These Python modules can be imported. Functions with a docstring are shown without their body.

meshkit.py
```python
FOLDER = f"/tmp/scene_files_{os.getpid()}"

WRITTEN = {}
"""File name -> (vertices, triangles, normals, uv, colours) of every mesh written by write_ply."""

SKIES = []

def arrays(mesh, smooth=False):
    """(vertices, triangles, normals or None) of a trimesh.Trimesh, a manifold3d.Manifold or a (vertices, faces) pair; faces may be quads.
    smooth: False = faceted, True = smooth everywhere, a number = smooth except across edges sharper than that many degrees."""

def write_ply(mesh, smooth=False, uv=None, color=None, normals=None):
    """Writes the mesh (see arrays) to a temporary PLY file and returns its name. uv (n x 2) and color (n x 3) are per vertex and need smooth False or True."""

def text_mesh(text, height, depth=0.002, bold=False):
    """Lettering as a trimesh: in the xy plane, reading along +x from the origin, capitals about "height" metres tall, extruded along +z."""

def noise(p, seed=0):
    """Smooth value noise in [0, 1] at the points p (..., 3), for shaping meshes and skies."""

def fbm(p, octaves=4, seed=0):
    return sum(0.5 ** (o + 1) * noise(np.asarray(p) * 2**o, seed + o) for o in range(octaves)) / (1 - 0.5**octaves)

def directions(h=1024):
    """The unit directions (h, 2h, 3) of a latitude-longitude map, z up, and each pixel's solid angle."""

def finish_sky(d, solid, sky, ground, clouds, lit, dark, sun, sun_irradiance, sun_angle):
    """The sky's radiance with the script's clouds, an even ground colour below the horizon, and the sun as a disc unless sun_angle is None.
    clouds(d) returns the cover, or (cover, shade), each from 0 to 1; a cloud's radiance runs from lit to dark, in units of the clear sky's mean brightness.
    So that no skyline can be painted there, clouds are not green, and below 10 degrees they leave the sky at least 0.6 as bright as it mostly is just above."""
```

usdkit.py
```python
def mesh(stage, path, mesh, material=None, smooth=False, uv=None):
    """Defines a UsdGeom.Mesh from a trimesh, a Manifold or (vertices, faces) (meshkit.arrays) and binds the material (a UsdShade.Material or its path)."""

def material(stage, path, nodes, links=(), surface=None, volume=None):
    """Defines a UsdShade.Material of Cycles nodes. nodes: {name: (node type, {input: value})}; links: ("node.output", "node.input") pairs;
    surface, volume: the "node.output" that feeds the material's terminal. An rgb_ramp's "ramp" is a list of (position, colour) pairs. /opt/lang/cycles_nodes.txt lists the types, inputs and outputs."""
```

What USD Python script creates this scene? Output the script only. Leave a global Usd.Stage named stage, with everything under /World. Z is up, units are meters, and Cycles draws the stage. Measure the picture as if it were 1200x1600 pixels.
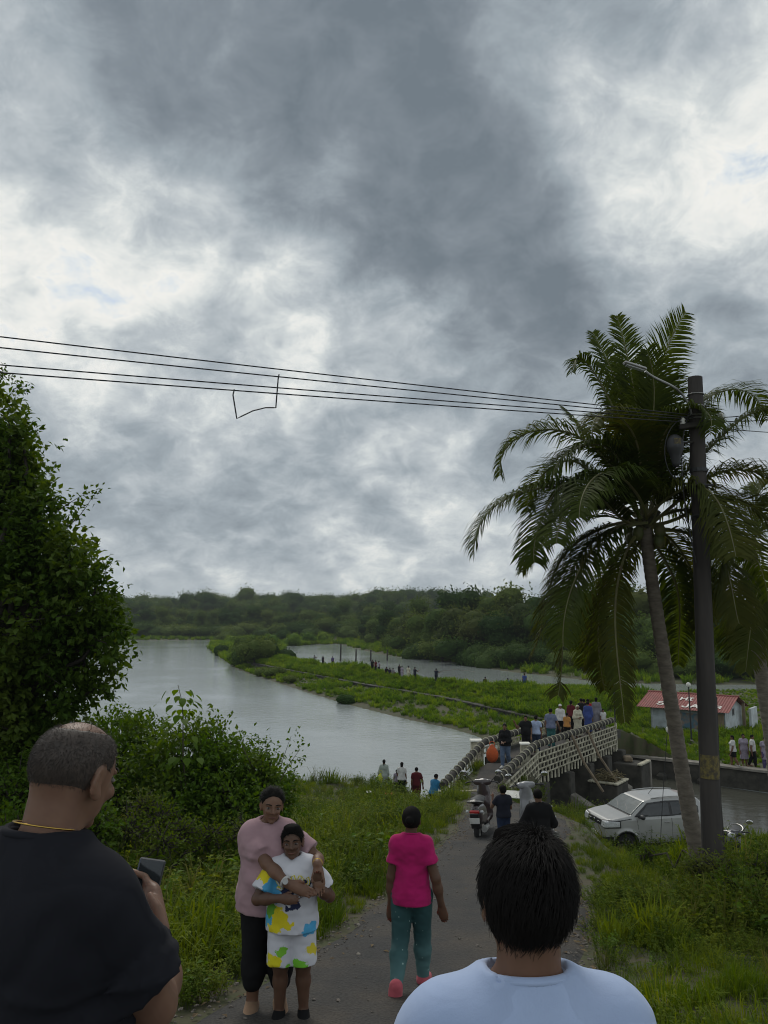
import math, random, numpy as np, trimesh, shapely, usdkit, meshkit
from manifold3d import Manifold
from scipy.spatial import cKDTree
from shapely.geometry import Polygon, LineString
from pxr import Usd, UsdGeom, UsdLux, UsdShade, Gf, Sdf, Vt

stage = Usd.Stage.CreateInMemory()
UsdGeom.SetStageUpAxis(stage, "Z")
UsdGeom.SetStageMetersPerUnit(stage, 1.0)
WORLD = UsdGeom.Xform.Define(stage, "/World").GetPrim()
stage.SetDefaultPrim(WORLD)
stage.DefinePrim("/World/Looks", "Scope")
rng = np.random.default_rng(7)

# ------------------------------------------------------------------ camera, sky, sun
EYE = 8.0                                   # metres above the water
PITCH = math.atan(165 / 1150)               # the phone is tilted up by 8.2 degrees
cam = UsdGeom.Camera.Define(stage, "/World/camera")
cam.CreateHorizontalApertureAttr(36.0)
cam.CreateVerticalApertureAttr(48.0)
cam.CreateFocalLengthAttr(36.0 * 1150 / 1200)
cam.CreateClippingRangeAttr(Gf.Vec2f(0.05, 20000))
cam.CreateExposureAttr(EXPOSURE := 0.0)
cam.AddTranslateOp().Set(Gf.Vec3d(0, 0, EYE))
cam.AddRotateXOp().Set(90 + math.degrees(PITCH))

def ray(px, py):
    u, v = (px - 600) / 1150, (800 - py) / 1150
    return np.array([u, math.cos(PITCH) - v * math.sin(PITCH), math.sin(PITCH) + v * math.cos(PITCH)])
def W(px, py, depth):                        # the point on a sight line at a given distance ahead
    d = ray(px, py)
    return np.array([0, 0, EYE]) + d * depth / d[1]
def ZP(px, py, z):                           # ... and at a given height
    d = ray(px, py)
    return np.array([0, 0, EYE]) + d * (z - EYE) / d[2]

SUN_EL, SUN_AZ = math.radians(48), math.radians(-14)      # the sun stands behind the clouds, ahead and a little left
sun = UsdLux.DistantLight.Define(stage, "/World/sun")
sun.CreateIntensityAttr(0.4)
sun.CreateAngleAttr(25.0)
sun.CreateColorAttr(Gf.Vec3f(1.0, 0.96, 0.88))
sun.GetPrim().CreateAttribute("inputs:normalize", Sdf.ValueTypeNames.Bool).Set(True)
sun.AddRotateZOp().Set(-math.degrees(SUN_AZ))
sun.AddRotateXOp().Set(-(90 - math.degrees(SUN_EL)))

def sky_material():
    n, l = {}, []
    n["tc"] = ("texture_coordinate", {})
    DIR = "tc.generated"
    n["sky"] = ("sky_texture", {"sky_type": "single_scattering", "sun_disc": False, "sun_elevation": SUN_EL, "sun_rotation": SUN_AZ})
    # cloud layer: the direction is projected on a plane overhead, so clouds flatten towards the horizon
    n["xyz"] = ("separate_xyz", {}); l.append((DIR, "xyz.vector"))
    n["zz"] = ("math", {"math_type": "maximum", "value2": 0.0}); l.append(("xyz.z", "zz.value1"))
    n["za"] = ("math", {"math_type": "add", "value2": 0.55}); l.append(("zz.value", "za.value1"))
    n["px"] = ("math", {"math_type": "divide"}); l += [("xyz.x", "px.value1"), ("za.value", "px.value2")]
    n["py"] = ("math", {"math_type": "divide"}); l += [("xyz.y", "py.value1"), ("za.value", "py.value2")]
    n["pv"] = ("combine_xyz", {"z": 0.37}); l += [("px.value", "pv.x"), ("py.value", "pv.y")]
    n["n1"] = ("noise_texture", {"scale": 2.6, "detail": 6.0, "roughness": 0.5, "distortion": 0.3}); l.append(("pv.vector", "n1.vector"))
    n["n2"] = ("noise_texture", {"scale": 7.5, "detail": 7.0, "roughness": 0.55, "distortion": 0.2}); l.append(("pv.vector", "n2.vector"))
    # big masses: soft blobs in direction space whose outlines are broken up by noise
    n["nw"] = ("noise_texture", {"scale": 3.2, "detail": 6.0, "roughness": 0.6}); l.append(("pv.vector", "nw.vector"))
    n["ws"] = ("vector_math", {"math_type": "subtract", "vector2": (0.5, 0.5, 0.5)}); l.append(("nw.color", "ws.vector1"))
    n["wm"] = ("vector_math", {"math_type": "multiply", "vector2": (0.30, 0.30, 0.30)}); l.append(("ws.vector", "wm.vector1"))
    n["wd"] = ("vector_math", {"math_type": "add"}); l += [(DIR, "wd.vector1"), ("wm.vector", "wd.vector2")]
    n["wn"] = ("vector_math", {"math_type": "normalize"}); l.append(("wd.vector", "wn.vector1"))
    last = None
    for i, (x, y, r, a) in enumerate(CLOUDS):
        c = ray(x, y); c /= np.linalg.norm(c)
        ang = math.atan(r / 1150)
        n[f"d{i}"] = ("vector_math", {"math_type": "dot_product", "vector2": tuple(c)}); l.append(("wn.vector", f"d{i}.vector1"))
        n[f"m{i}"] = ("map_range", {"range_type": "smoothstep", "from_min": math.cos(ang * 1.5), "from_max": math.cos(0.0), "to_min": 0.0, "to_max": a, "clamp": True}); l.append((f"d{i}.value", f"m{i}.value"))
        if last is None:
            last = f"m{i}.result"
        else:
            n[f"s{i}"] = ("math", {"math_type": "add"}); l += [(last, f"s{i}.value1"), (f"m{i}.result", f"s{i}.value2")]
            last = f"s{i}.value"
    n["a1"] = ("math", {"math_type": "multiply_add", "value2": 0.45}); l += [("n1.fac", "a1.value1"), (last, "a1.value3")]
    n["a2"] = ("math", {"math_type": "multiply_add", "value2": 0.62}); l += [("n2.fac", "a2.value1"), ("a1.value", "a2.value3")]
    n["n3"] = ("noise_texture", {"scale": 15.0, "detail": 7.0, "roughness": 0.66, "distortion": 0.4}); l.append(("pv.vector", "n3.vector"))
    n["a3"] = ("math", {"math_type": "multiply_add", "value2": 0.58}); l += [("n3.fac", "a3.value1"), ("a2.value", "a3.value3")]
    n["off"] = ("math", {"math_type": "subtract", "value2": 0.355}); l.append(("a3.value", "off.value1"))
    n["ramp"] = ("rgb_ramp", {"ramp": [(0.00, (.58, .67, .79)), (.06, (.70, .765, .81)), (.16, (.89, .885, .845)), (.25, (.79, .81, .79)), (.33, (.64, .68, .685)), (.44, (.485, .53, .56)), (.60, (.335, .385, .425)), (.80, (.225, .263, .300)), (1.0, (.160, .196, .230))]})
    l.append(("off.value", "ramp.fac"))
    n["k"] = ("mix_color", {"blend_type": "multiply", "fac": 1.0, "b": (10.0, 10.0, 10.0), "use_clamp": False}); l.append(("ramp.color", "k.a"))
    n["cover"] = ("map_range", {"from_min": -0.04, "from_max": 0.09, "to_min": 0.45, "to_max": 1.0, "clamp": True}); l.append(("off.value", "cover.value"))
    n["mx"] = ("mix_color", {"fac": 1.0, "use_clamp": False}); l += [("cover.result", "mx.fac"), ("sky.color", "mx.a"), ("k.result", "mx.b")]
    n["bg"] = ("background_shader", {"strength": 0.1}); l.append(("mx.result", "bg.color"))
    return usdkit.material(stage, "/World/Looks/sky_look", n, l, surface="bg.background")

# (where it hangs, angular size, denser + / thinner -)
CLOUDS = [
    (880, 230, 210, .09), (960, 420, 130, .07), (560, 150, 380, .13), (820, 350, 300, .12), (300, 60, 260, .12), (720, 450, 190, .11), (890, 470, 130, .10), (560, 300, 190, .10),
    (90, 360, 220, -.18), (330, 460, 200, -.22), (240, 150, 150, .06), (1095, 345, 190, -.27), (1140, 110, 220, -.15), (880, 50, 120, -.10),
    (690, 560, 110, -.26), (560, 510, 120, -.16), (60, 540, 120, -.06), (1170, 480, 100, .20), (1060, 570, 120, .14), (240, 560, 110, .08),
    (300, 700, 160, .12), (90, 690, 130, .10), (600, 660, 130, .07), (760, 640, 110, .08), (460, 770, 180, .01), (710, 760, 80, -.12),
    (540, 866, 46, -.14), (380, 905, 50, -.08), (150, 880, 150, .02), (700, 890, 190, -.03), (1000, 800, 200, .0), (420, 640, 80, -.10),
]
dome = UsdLux.DomeLight.Define(stage, "/World/sky")
UsdShade.MaterialBindingAPI.Apply(dome.GetPrim()).Bind(sky_material())
dome.GetPrim().SetCustomDataByKey("kind", "structure")

# ------------------------------------------------------------------ helpers
_used = {}
def _path(name, parent):
    base = str(parent.GetPath()) if parent is not None else "/World"
    k = (base, name); n = _used.get(k, -1) + 1; _used[k] = n
    return f"{base}/{name}" + (f"_{n:03d}" if n else "")
def tag(p, label=None, cat=None, group=None, kind=None):
    p = p.GetPrim() if hasattr(p, "GetPrim") else p
    for k, v in (("label", label), ("category", cat), ("group", group), ("kind", kind)):
        if v: p.SetCustomDataByKey(k, v)
    return p
def thing(name, label, cat, loc=(0, 0, 0), rotz=0.0, group=None, scale=None):
    x = UsdGeom.Xform.Define(stage, _path(name, None))
    x.AddTranslateOp().Set(Gf.Vec3d(*map(float, loc)))
    if rotz: x.AddRotateZOp().Set(math.degrees(rotz))
    if scale: x.AddScaleOp().Set(Gf.Vec3f(*map(float, scale)) if np.ndim(scale) else Gf.Vec3f(scale, scale, scale))
    return tag(x, label, cat, group)
def obj(name, m, material, parent=None, smooth=False, **kw):
    return tag(usdkit.mesh(stage, _path(name, parent), m, MAT[material], smooth), **kw)
def copy_of(src, loc, rotz=0.0, scale=None, label=None, cat=None, group=None, name=None):
    was = src.GetCustomData()
    x = UsdGeom.Xform.Define(stage, _path(name or src.GetName().rstrip("0123456789").rstrip("_"), None))
    p = x.GetPrim(); p.GetReferences().AddInternalReference(src.GetPath()); 
    x.ClearXformOpOrder()
    x.AddTranslateOp().Set(Gf.Vec3d(*map(float, loc)))
    x.AddRotateZOp().Set(math.degrees(rotz))
    x.AddScaleOp().Set(Gf.Vec3f(*map(float, scale)) if np.ndim(scale) else Gf.Vec3f(*([float(scale or 1)] * 3)))
    p.SetInstanceable(True)
    return tag(p, label or was.get("label"), cat or was.get("category"), group or was.get("group"))
def model(name):                              # a class prim that things reference
    return stage.CreateClassPrim(f"/World/{name}")
def join(ms):
    vs, fs, n = [], [], 0
    for m in ms:
        v, f = (np.asarray(m[0]), np.asarray(m[1])) if isinstance(m, tuple) else (m.vertices, m.faces)
        if len(v) == 0: continue
        vs.append(v); fs.append(f + n); n += len(v)
    return np.vstack(vs), np.vstack(fs)
def move(m, t=(0, 0, 0), rz=0.0, rx=0.0, ry=0.0, s=1.0):
    v, f = (np.array(m[0], float), m[1]) if isinstance(m, tuple) else (np.array(m.vertices), m.faces)
    v = v * s
    for a, (i, j) in ((rx, (1, 2)), (ry, (2, 0)), (rz, (0, 1))):
        if a:
            c, d = math.cos(a), math.sin(a); p, q = v[:, i].copy(), v[:, j].copy()
            v[:, i], v[:, j] = c * p - d * q, d * p + c * q
    return v + np.asarray(t, float), f
def box(sx, sy, sz, c=(0, 0, 0), r=0.0):      # a box with chamfered edges
    if r <= 0:
        b = trimesh.creation.box((sx, sy, sz)); return np.array(b.vertices) + c, np.array(b.faces)
    h = np.array([sx, sy, sz]) / 2; pts = []
    for s in np.ndindex(2, 2, 2):
        g = (np.array(s) * 2 - 1)
        for k in range(3):
            e = h - r; e[k] = h[k]; pts.append(g * e)
    m = Manifold.hull_points(np.array(pts)).to_mesh()
    return np.array(m.vert_properties[:, :3]) + c, np.array(m.tri_verts, int)
def tube(pts, rad, n=8, cap=True, closed=False):
    p = np.asarray(pts, float); m = len(p); r = np.broadcast_to(np.asarray(rad, float), (m,))
    t = np.gradient(p, axis=0) if not closed else np.roll(p, -1, 0) - np.roll(p, 1, 0)
    t /= np.maximum(np.linalg.norm(t, axis=1, keepdims=True), 1e-9)
    u = np.cross(t[0], [0, 0, 1] if abs(t[0][2]) < .9 else [1, 0, 0]); u /= np.linalg.norm(u)
    vs = []
    for i in range(m):
        u = u - t[i] * (u @ t[i]); u /= max(np.linalg.norm(u), 1e-9); w = np.cross(t[i], u)
        a = np.arange(n) / n * 2 * np.pi
        vs.append(p[i] + r[i] * (np.cos(a)[:, None] * u + np.sin(a)[:, None] * w))
    v = np.vstack(vs); k = m if closed else m - 1
    i, j = np.meshgrid(np.arange(k), np.arange(n), indexing="ij"); i2 = (i + 1) % m; j2 = (j + 1) % n
    f = np.concatenate([np.stack([i * n + j, i * n + j2, i2 * n + j2], -1).reshape(-1, 3), np.stack([i * n + j, i2 * n + j2, i2 * n + j], -1).reshape(-1, 3)])
    if cap and not closed:
        c0, c1 = len(v), len(v) + 1; v = np.vstack([v, p[0], p[-1]]); jj = np.arange(n)
        f = np.concatenate([f, np.stack([np.full(n, c0), (jj + 1) % n, jj], 1), np.stack([np.full(n, c1), (m - 1) * n + jj, (m - 1) * n + (jj + 1) % n], 1)])
    return v, f
def ring(c, R, r, axis=(0, 1, 0), n=14, k=6, arc=2 * math.pi, a0=0.0):
    ax = np.asarray(axis, float); ax /= np.linalg.norm(ax); u = np.cross(ax, [0, 0, 1] if abs(ax[2]) < .9 else [1, 0, 0]); u /= np.linalg.norm(u); w = np.cross(ax, u)
    full = arc > 6.28; a = a0 + np.linspace(0, arc, n, endpoint=not full)
    return tube(np.asarray(c) + R * (np.cos(a)[:, None] * u + np.sin(a)[:, None] * w), r, k, closed=full)
def lathe(profile, c=(0, 0, 0), n=20, axis=2):
    pr = np.asarray(profile, float); a = np.arange(n) / n * 2 * np.pi
    v = np.stack([pr[:, 0, None] * np.cos(a), pr[:, 0, None] * np.sin(a), np.broadcast_to(pr[:, 1, None], (len(pr), n))], -1).reshape(-1, 3)
    i, j = np.meshgrid(np.arange(len(pr) - 1), np.arange(n), indexing="ij"); j2 = (j + 1) % n
    f = np.concatenate([np.stack([i * n + j, i * n + j2, (i + 1) * n + j2], -1).reshape(-1, 3), np.stack([i * n + j, (i + 1) * n + j2, (i + 1) * n + j], -1).reshape(-1, 3)])
    if axis == 0: v = v[:, [2, 0, 1]]
    if axis == 1: v = v[:, [1, 2, 0]]
    return v + np.asarray(c), f
def spline(pts, n=20):
    from scipy.interpolate import CubicSpline
    p = np.asarray(pts, float); t = np.r_[0, np.cumsum(np.linalg.norm(np.diff(p, axis=0), axis=1))]
    return CubicSpline(t, p)(np.linspace(0, t[-1], n))
def sstep(a, b, x):
    t = np.clip((np.asarray(x, float) - a) / (b - a), 0, 1); return t * t * (3 - 2 * t)

# ------------------------------------------------------------------ materials
MAT = {}
def mat(name, col, col2=None, rough=0.8, scale=6.0, detail=4.0, lo=.35, hi=.65, bump=0.0, bscale=None, bdist=.01, island=0.0, rnd=0.0, leaf=0.0, spec=.5, metal=0.0, coat=0.0, stretch=None, sheen=0.0, sss=0.0):
    n = {"g": ("geometry", {}), "p": ("principled_bsdf", {"roughness": rough, "specular_ior_level": spec, "metallic": metal, "coat_weight": coat, "sheen_weight": sheen})}
    l = []; pos = "g.position"
    if sss: n["p"][1].update({"subsurface_weight": sss, "subsurface_scale": 0.01})
    if stretch is not None:
        n["mp"] = ("mapping", {"scale": stretch}); l.append((pos, "mp.vector")); pos = "mp.vector"
    n["n"] = ("noise_texture", {"scale": scale, "detail": detail, "roughness": .6}); l.append((pos, "n.vector"))
    n["r"] = ("rgb_ramp", {"ramp": [(lo, tuple(col)), (hi, tuple(col2 if col2 is not None else np.array(col) * .75))]}); l.append(("n.fac", "r.fac"))
    out = "r.color"
    for key, src, amt in (("i", "g.random_per_island", island), ("o", "oi.random", rnd)):
        if amt:
            if key == "o": n["oi"] = ("object_info", {})
            n["mr" + key] = ("map_range", {"from_min": 0., "from_max": 1., "to_min": 1 - amt, "to_max": 1 + amt}); l.append((src, f"mr{key}.value"))
            n["hs" + key] = ("hsv", {"hue": .5, "saturation": 1.0, "fac": 1.0}); l += [(out, f"hs{key}.color"), (f"mr{key}.result", f"hs{key}.value")]
            if leaf:
                n["mh" + key] = ("map_range", {"from_min": 0., "from_max": 1., "to_min": .5 + .03 * amt * 2, "to_max": .5 - .035 * amt * 2}); l += [(src, f"mh{key}.value"), (f"mh{key}.result", f"hs{key}.hue")]
            out = f"hs{key}.color"
    l.append((out, "p.base_color"))
    if bump:
        n["bn"] = ("noise_texture", {"scale": bscale or scale * 3, "detail": 5.0, "roughness": .6}); l.append((pos, "bn.vector"))
        n["b"] = ("bump", {"strength": bump, "distance": bdist}); l += [("bn.fac", "b.height"), ("b.normal", "p.normal")]
    surf = "p.BSDF"
    if leaf:
        n["t"] = ("translucent_bsdf", {}); n["hs"] = ("hsv", {"hue": .485, "saturation": 1.15, "value": 1.25, "fac": 1.0}); l += [(out, "hs.color"), ("hs.color", "t.color")]
        n["mx"] = ("mix_closure", {"fac": leaf}); l += [("p.BSDF", "mx.closure1"), ("t.BSDF", "mx.closure2")]; surf = "mx.closure"
    MAT[name] = usdkit.material(stage, f"/World/Looks/{name}", n, l, surface=surf)
    return MAT[name]

G1 = (.115, .175, .030)
mat("soil_grass", (.045, .058, .018), (.070, .058, .034), rough=.95, scale=2.6, bump=.4, bdist=.03)
mat("dirt", (.13, .095, .065), (.085, .068, .05), rough=.95, scale=7, bump=.5, bdist=.01)
mat("grass_blade", (.215, .270, .022), (.120, .165, .016), rough=.65, scale=.30, island=.3, rnd=.35, leaf=.45, spec=.12)
mat("weed_leaf", (.135, .185, .016), (.210, .255, .024), rough=.65, scale=.4, island=.3, rnd=.35, leaf=.42, spec=.12)
mat("dry_blade", (.22, .20, .06), (.18, .20, .04), rough=.7, scale=.5, island=.3, rnd=.3, leaf=.35, spec=.1)
mat("levee_grass", (.20, .29, .018), (.14, .225, .020), rough=.65, scale=.25, island=.3, rnd=.35, leaf=.45, spec=.1)
mat("tree_leaf", (.095, .155, .016), (.135, .185, .020), rough=.6, scale=1.2, island=.45, leaf=.42, spec=.15)
mat("bush_leaf", (.11, .19, .016), (.155, .225, .02), rough=.6, scale=1.5, island=.4, leaf=.42, spec=.15)
mat("tree_leaf_young", (.125, .185, .022), (.16, .20, .028), rough=.55, scale=1.2, island=.35, leaf=.42, spec=.2)
mat("bush_leaf_young", (.14, .215, .022), (.175, .235, .03), rough=.55, scale=1.5, island=.35, leaf=.42, spec=.2)
mat("weed_leaf_young", (.17, .21, .04), (.20, .21, .06), rough=.65, scale=1.5, island=.35, leaf=.42, spec=.12)
mat("big_leaf", (.14, .23, .020), (.18, .255, .028), rough=.55, scale=3, island=.3, leaf=.45, spec=.18)
mat("far_leaf", (.085, .135, .030), (.115, .155, .038), rough=.8, scale=.12, island=.35, rnd=.45, leaf=.35, spec=.05)
mat("far_olive", (.125, .140, .040), (.085, .115, .030), rough=.8, scale=.12, island=.35, rnd=.35, leaf=.35, spec=.05)
mat("bark", (.05, .042, .032), (.034, .03, .025), rough=.95, scale=8, stretch=(1, 1, .25), bump=.6, bdist=.02)
mat("twig", (.07, .06, .035), (.05, .05, .03), rough=.9)
mat("gravel", (.16, .14, .12), (.09, .08, .07), rough=.95, scale=9)
mat("dead_leaf", (.14, .10, .045), (.09, .06, .03), rough=.9)
mat("palm_trunk", (.20, .17, .135), (.12, .10, .08), rough=.95, scale=6, stretch=(1, 1, 3), bump=.6, bdist=.015)
mat("palm_leaf", (.070, .095, .014), (.095, .115, .016), rough=.6, scale=1.0, island=.3, leaf=.40, spec=.12)
mat("palm_old", (.120, .115, .020), (.085, .100, .016), rough=.6, scale=1.2, island=.3, leaf=.42, spec=.12)
mat("palm_rib", (.13, .14, .04), (.11, .09, .04), rough=.6)
mat("coconut", (.07, .09, .025), (.10, .085, .03), rough=.6)
mat("mossy_concrete", (.055, .052, .042), (.028, .027, .022), rough=.95, scale=3, bump=.5, bdist=.01)
mat("dark_stone", (.058, .053, .043), (.024, .023, .018), rough=.95, scale=2.2, bump=.6, bdist=.02)
mat("grey_concrete", (.24, .22, .19), (.12, .11, .09), rough=.95, scale=2.0, bump=.4, bdist=.01)
mat("cream_paint", (.50, .47, .36), (.20, .185, .135), rough=.9, scale=5, lo=.38, hi=.68, bump=.3)
mat("rail_dark", (.020, .019, .016), (.040, .036, .028), rough=.9, scale=6, bump=.5)

# ------------------------------------------------------------------ the lie of the land
xy = lambda px, py, z=0.0: ZP(px, py, z)[:2]
NEAR = Polygon([(-300, 5), (-60, 30), (-25, 35), (-10, 36.8), (0, 36.3), (1.2, 34.2), (2.0, 31), (3.0, 29.4), (5.9, 29.2), (7.3, 30.5), (9.3, 30.7), (11, 29), (13.4, 26.3), (16.4, 22), (21.5, 14.5), (40, -3), (80, -40), (80, -300), (-300, -300)])
WATERLINE = [xy(745, 1150), xy(700, 1137), xy(640, 1125), xy(600, 1115), xy(540, 1100), xy(480, 1082), xy(430, 1066), xy(385, 1052), xy(362, 1043), xy(345, 1030), xy(322, 1014), xy(330, 1006)]
RIVERSIDE = [xy(1040, 1092), xy(960, 1087), xy(900, 1085, .6), xy(830, 1083, 1.0), xy(700, 1070, 1.0), xy(600, 1052, 1.0), xy(500, 1040, 1.0), xy(455, 1031, .7), xy(440, 1020, .3), xy(450, 1011)]
WALL_TOP = [xy(850, 1127, .75), xy(815, 1119, .75), xy(700, 1093, .75), xy(560, 1069, .75), xy(400, 1038, .75), xy(372, 1031, .75)]
CW = [xy(978, 1181, .85), xy(1200, 1207, .85)]                     # the channel's far wall
CW.append(CW[1] + (CW[1] - CW[0]) * 2.2)
FIELD = Polygon([(9.0, 40.3), (10.8, 38.6)] + [tuple(c) for c in CW] + [(60, -20), (160, 0), (200, 82), (80, 80)] + [tuple(c) for c in RIVERSIDE] + [tuple(c) for c in WATERLINE[::-1]] + [(8.4, 43.5)]).buffer(0)
FAR = Polygon([(-1500, 250), xy(100, 1001), xy(330, 1000.5), xy(450, 1009), xy(530, 1006.5), xy(553, 1013), xy(607, 1025), xy(713, 1036), xy(790, 1049), xy(860, 1057), xy(940, 1066), xy(1010, 1069), xy(1120, 1070), (160, 95), (1500, 60), (5000, 6000), (-5000, 6000)]).buffer(0)
TOP = Polygon([tuple(c) for c in WALL_TOP[::-1]] + [(9.5, 44)] + [(9.0, 40.3), (10.8, 38.6)] + [tuple(c) for c in CW] + [(60, -20), (160, 0), (200, 82), (80, 80)] + [tuple(c) for c in RIVERSIDE]).buffer(0)
ROAD_L = np.array([(-14, -4.6), (0, -3.1), (5.8, -1.5), (7.9, -.67), (10.6, .09), (16.3, 1.4), (21, 2.2), (24, 2.6), (27, 3.0), (30.0, 4.2)])
ROAD_R = np.array([(-14, -.8), (0, .55), (5.8, 1.6), (10.6, 2.75), (15, 3.45), (16.5, 4.1), (18.3, 4.5), (20, 4.3), (22, 3.8), (25.7, 3.75), (27, 4.3), (30.0, 5.75)])
rl = lambda y: np.interp(y, ROAD_L[:, 0], ROAD_L[:, 1])
rr = lambda y: np.interp(y, ROAD_R[:, 0], ROAD_R[:, 1])
PROFILE = np.array([(-40, 9.5), (-10, 7.5), (0, 6.22), (1.8, 5.92), (6.3, 5.04), (11, 4.27), (16.5, 3.47), (21, 2.88), (24, 2.45), (27, 2.22), (29, 2.44), (31, 2.5), (36, 1.0), (60, .5)])
SLOPE = np.array([(-40, 9.5), (-10, 7.5), (0, 6.22), (1.8, 5.92), (6.3, 5.04), (11, 4.25), (16.5, 3.3), (21, 2.35), (26, 1.3), (30, .75), (34, .45), (60, .3)])
SLOPE_R = np.array([(-40, 9.5), (-10, 7.5), (0, 6.22), (1.8, 5.92), (6.3, 5.0), (11, 4.12), (14, 3.5), (16, 2.98), (18, 2.34), (20, 1.76), (21.6, 1.36), (23.5, .98), (25.5, .80), (27, .7), (31, .5), (60, .3)])
def signed(poly, x, y):
    pts = shapely.points(x, y); d = shapely.distance(poly.boundary, pts)
    return np.where(shapely.contains_xy(poly, x, y), d, -d)
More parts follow.
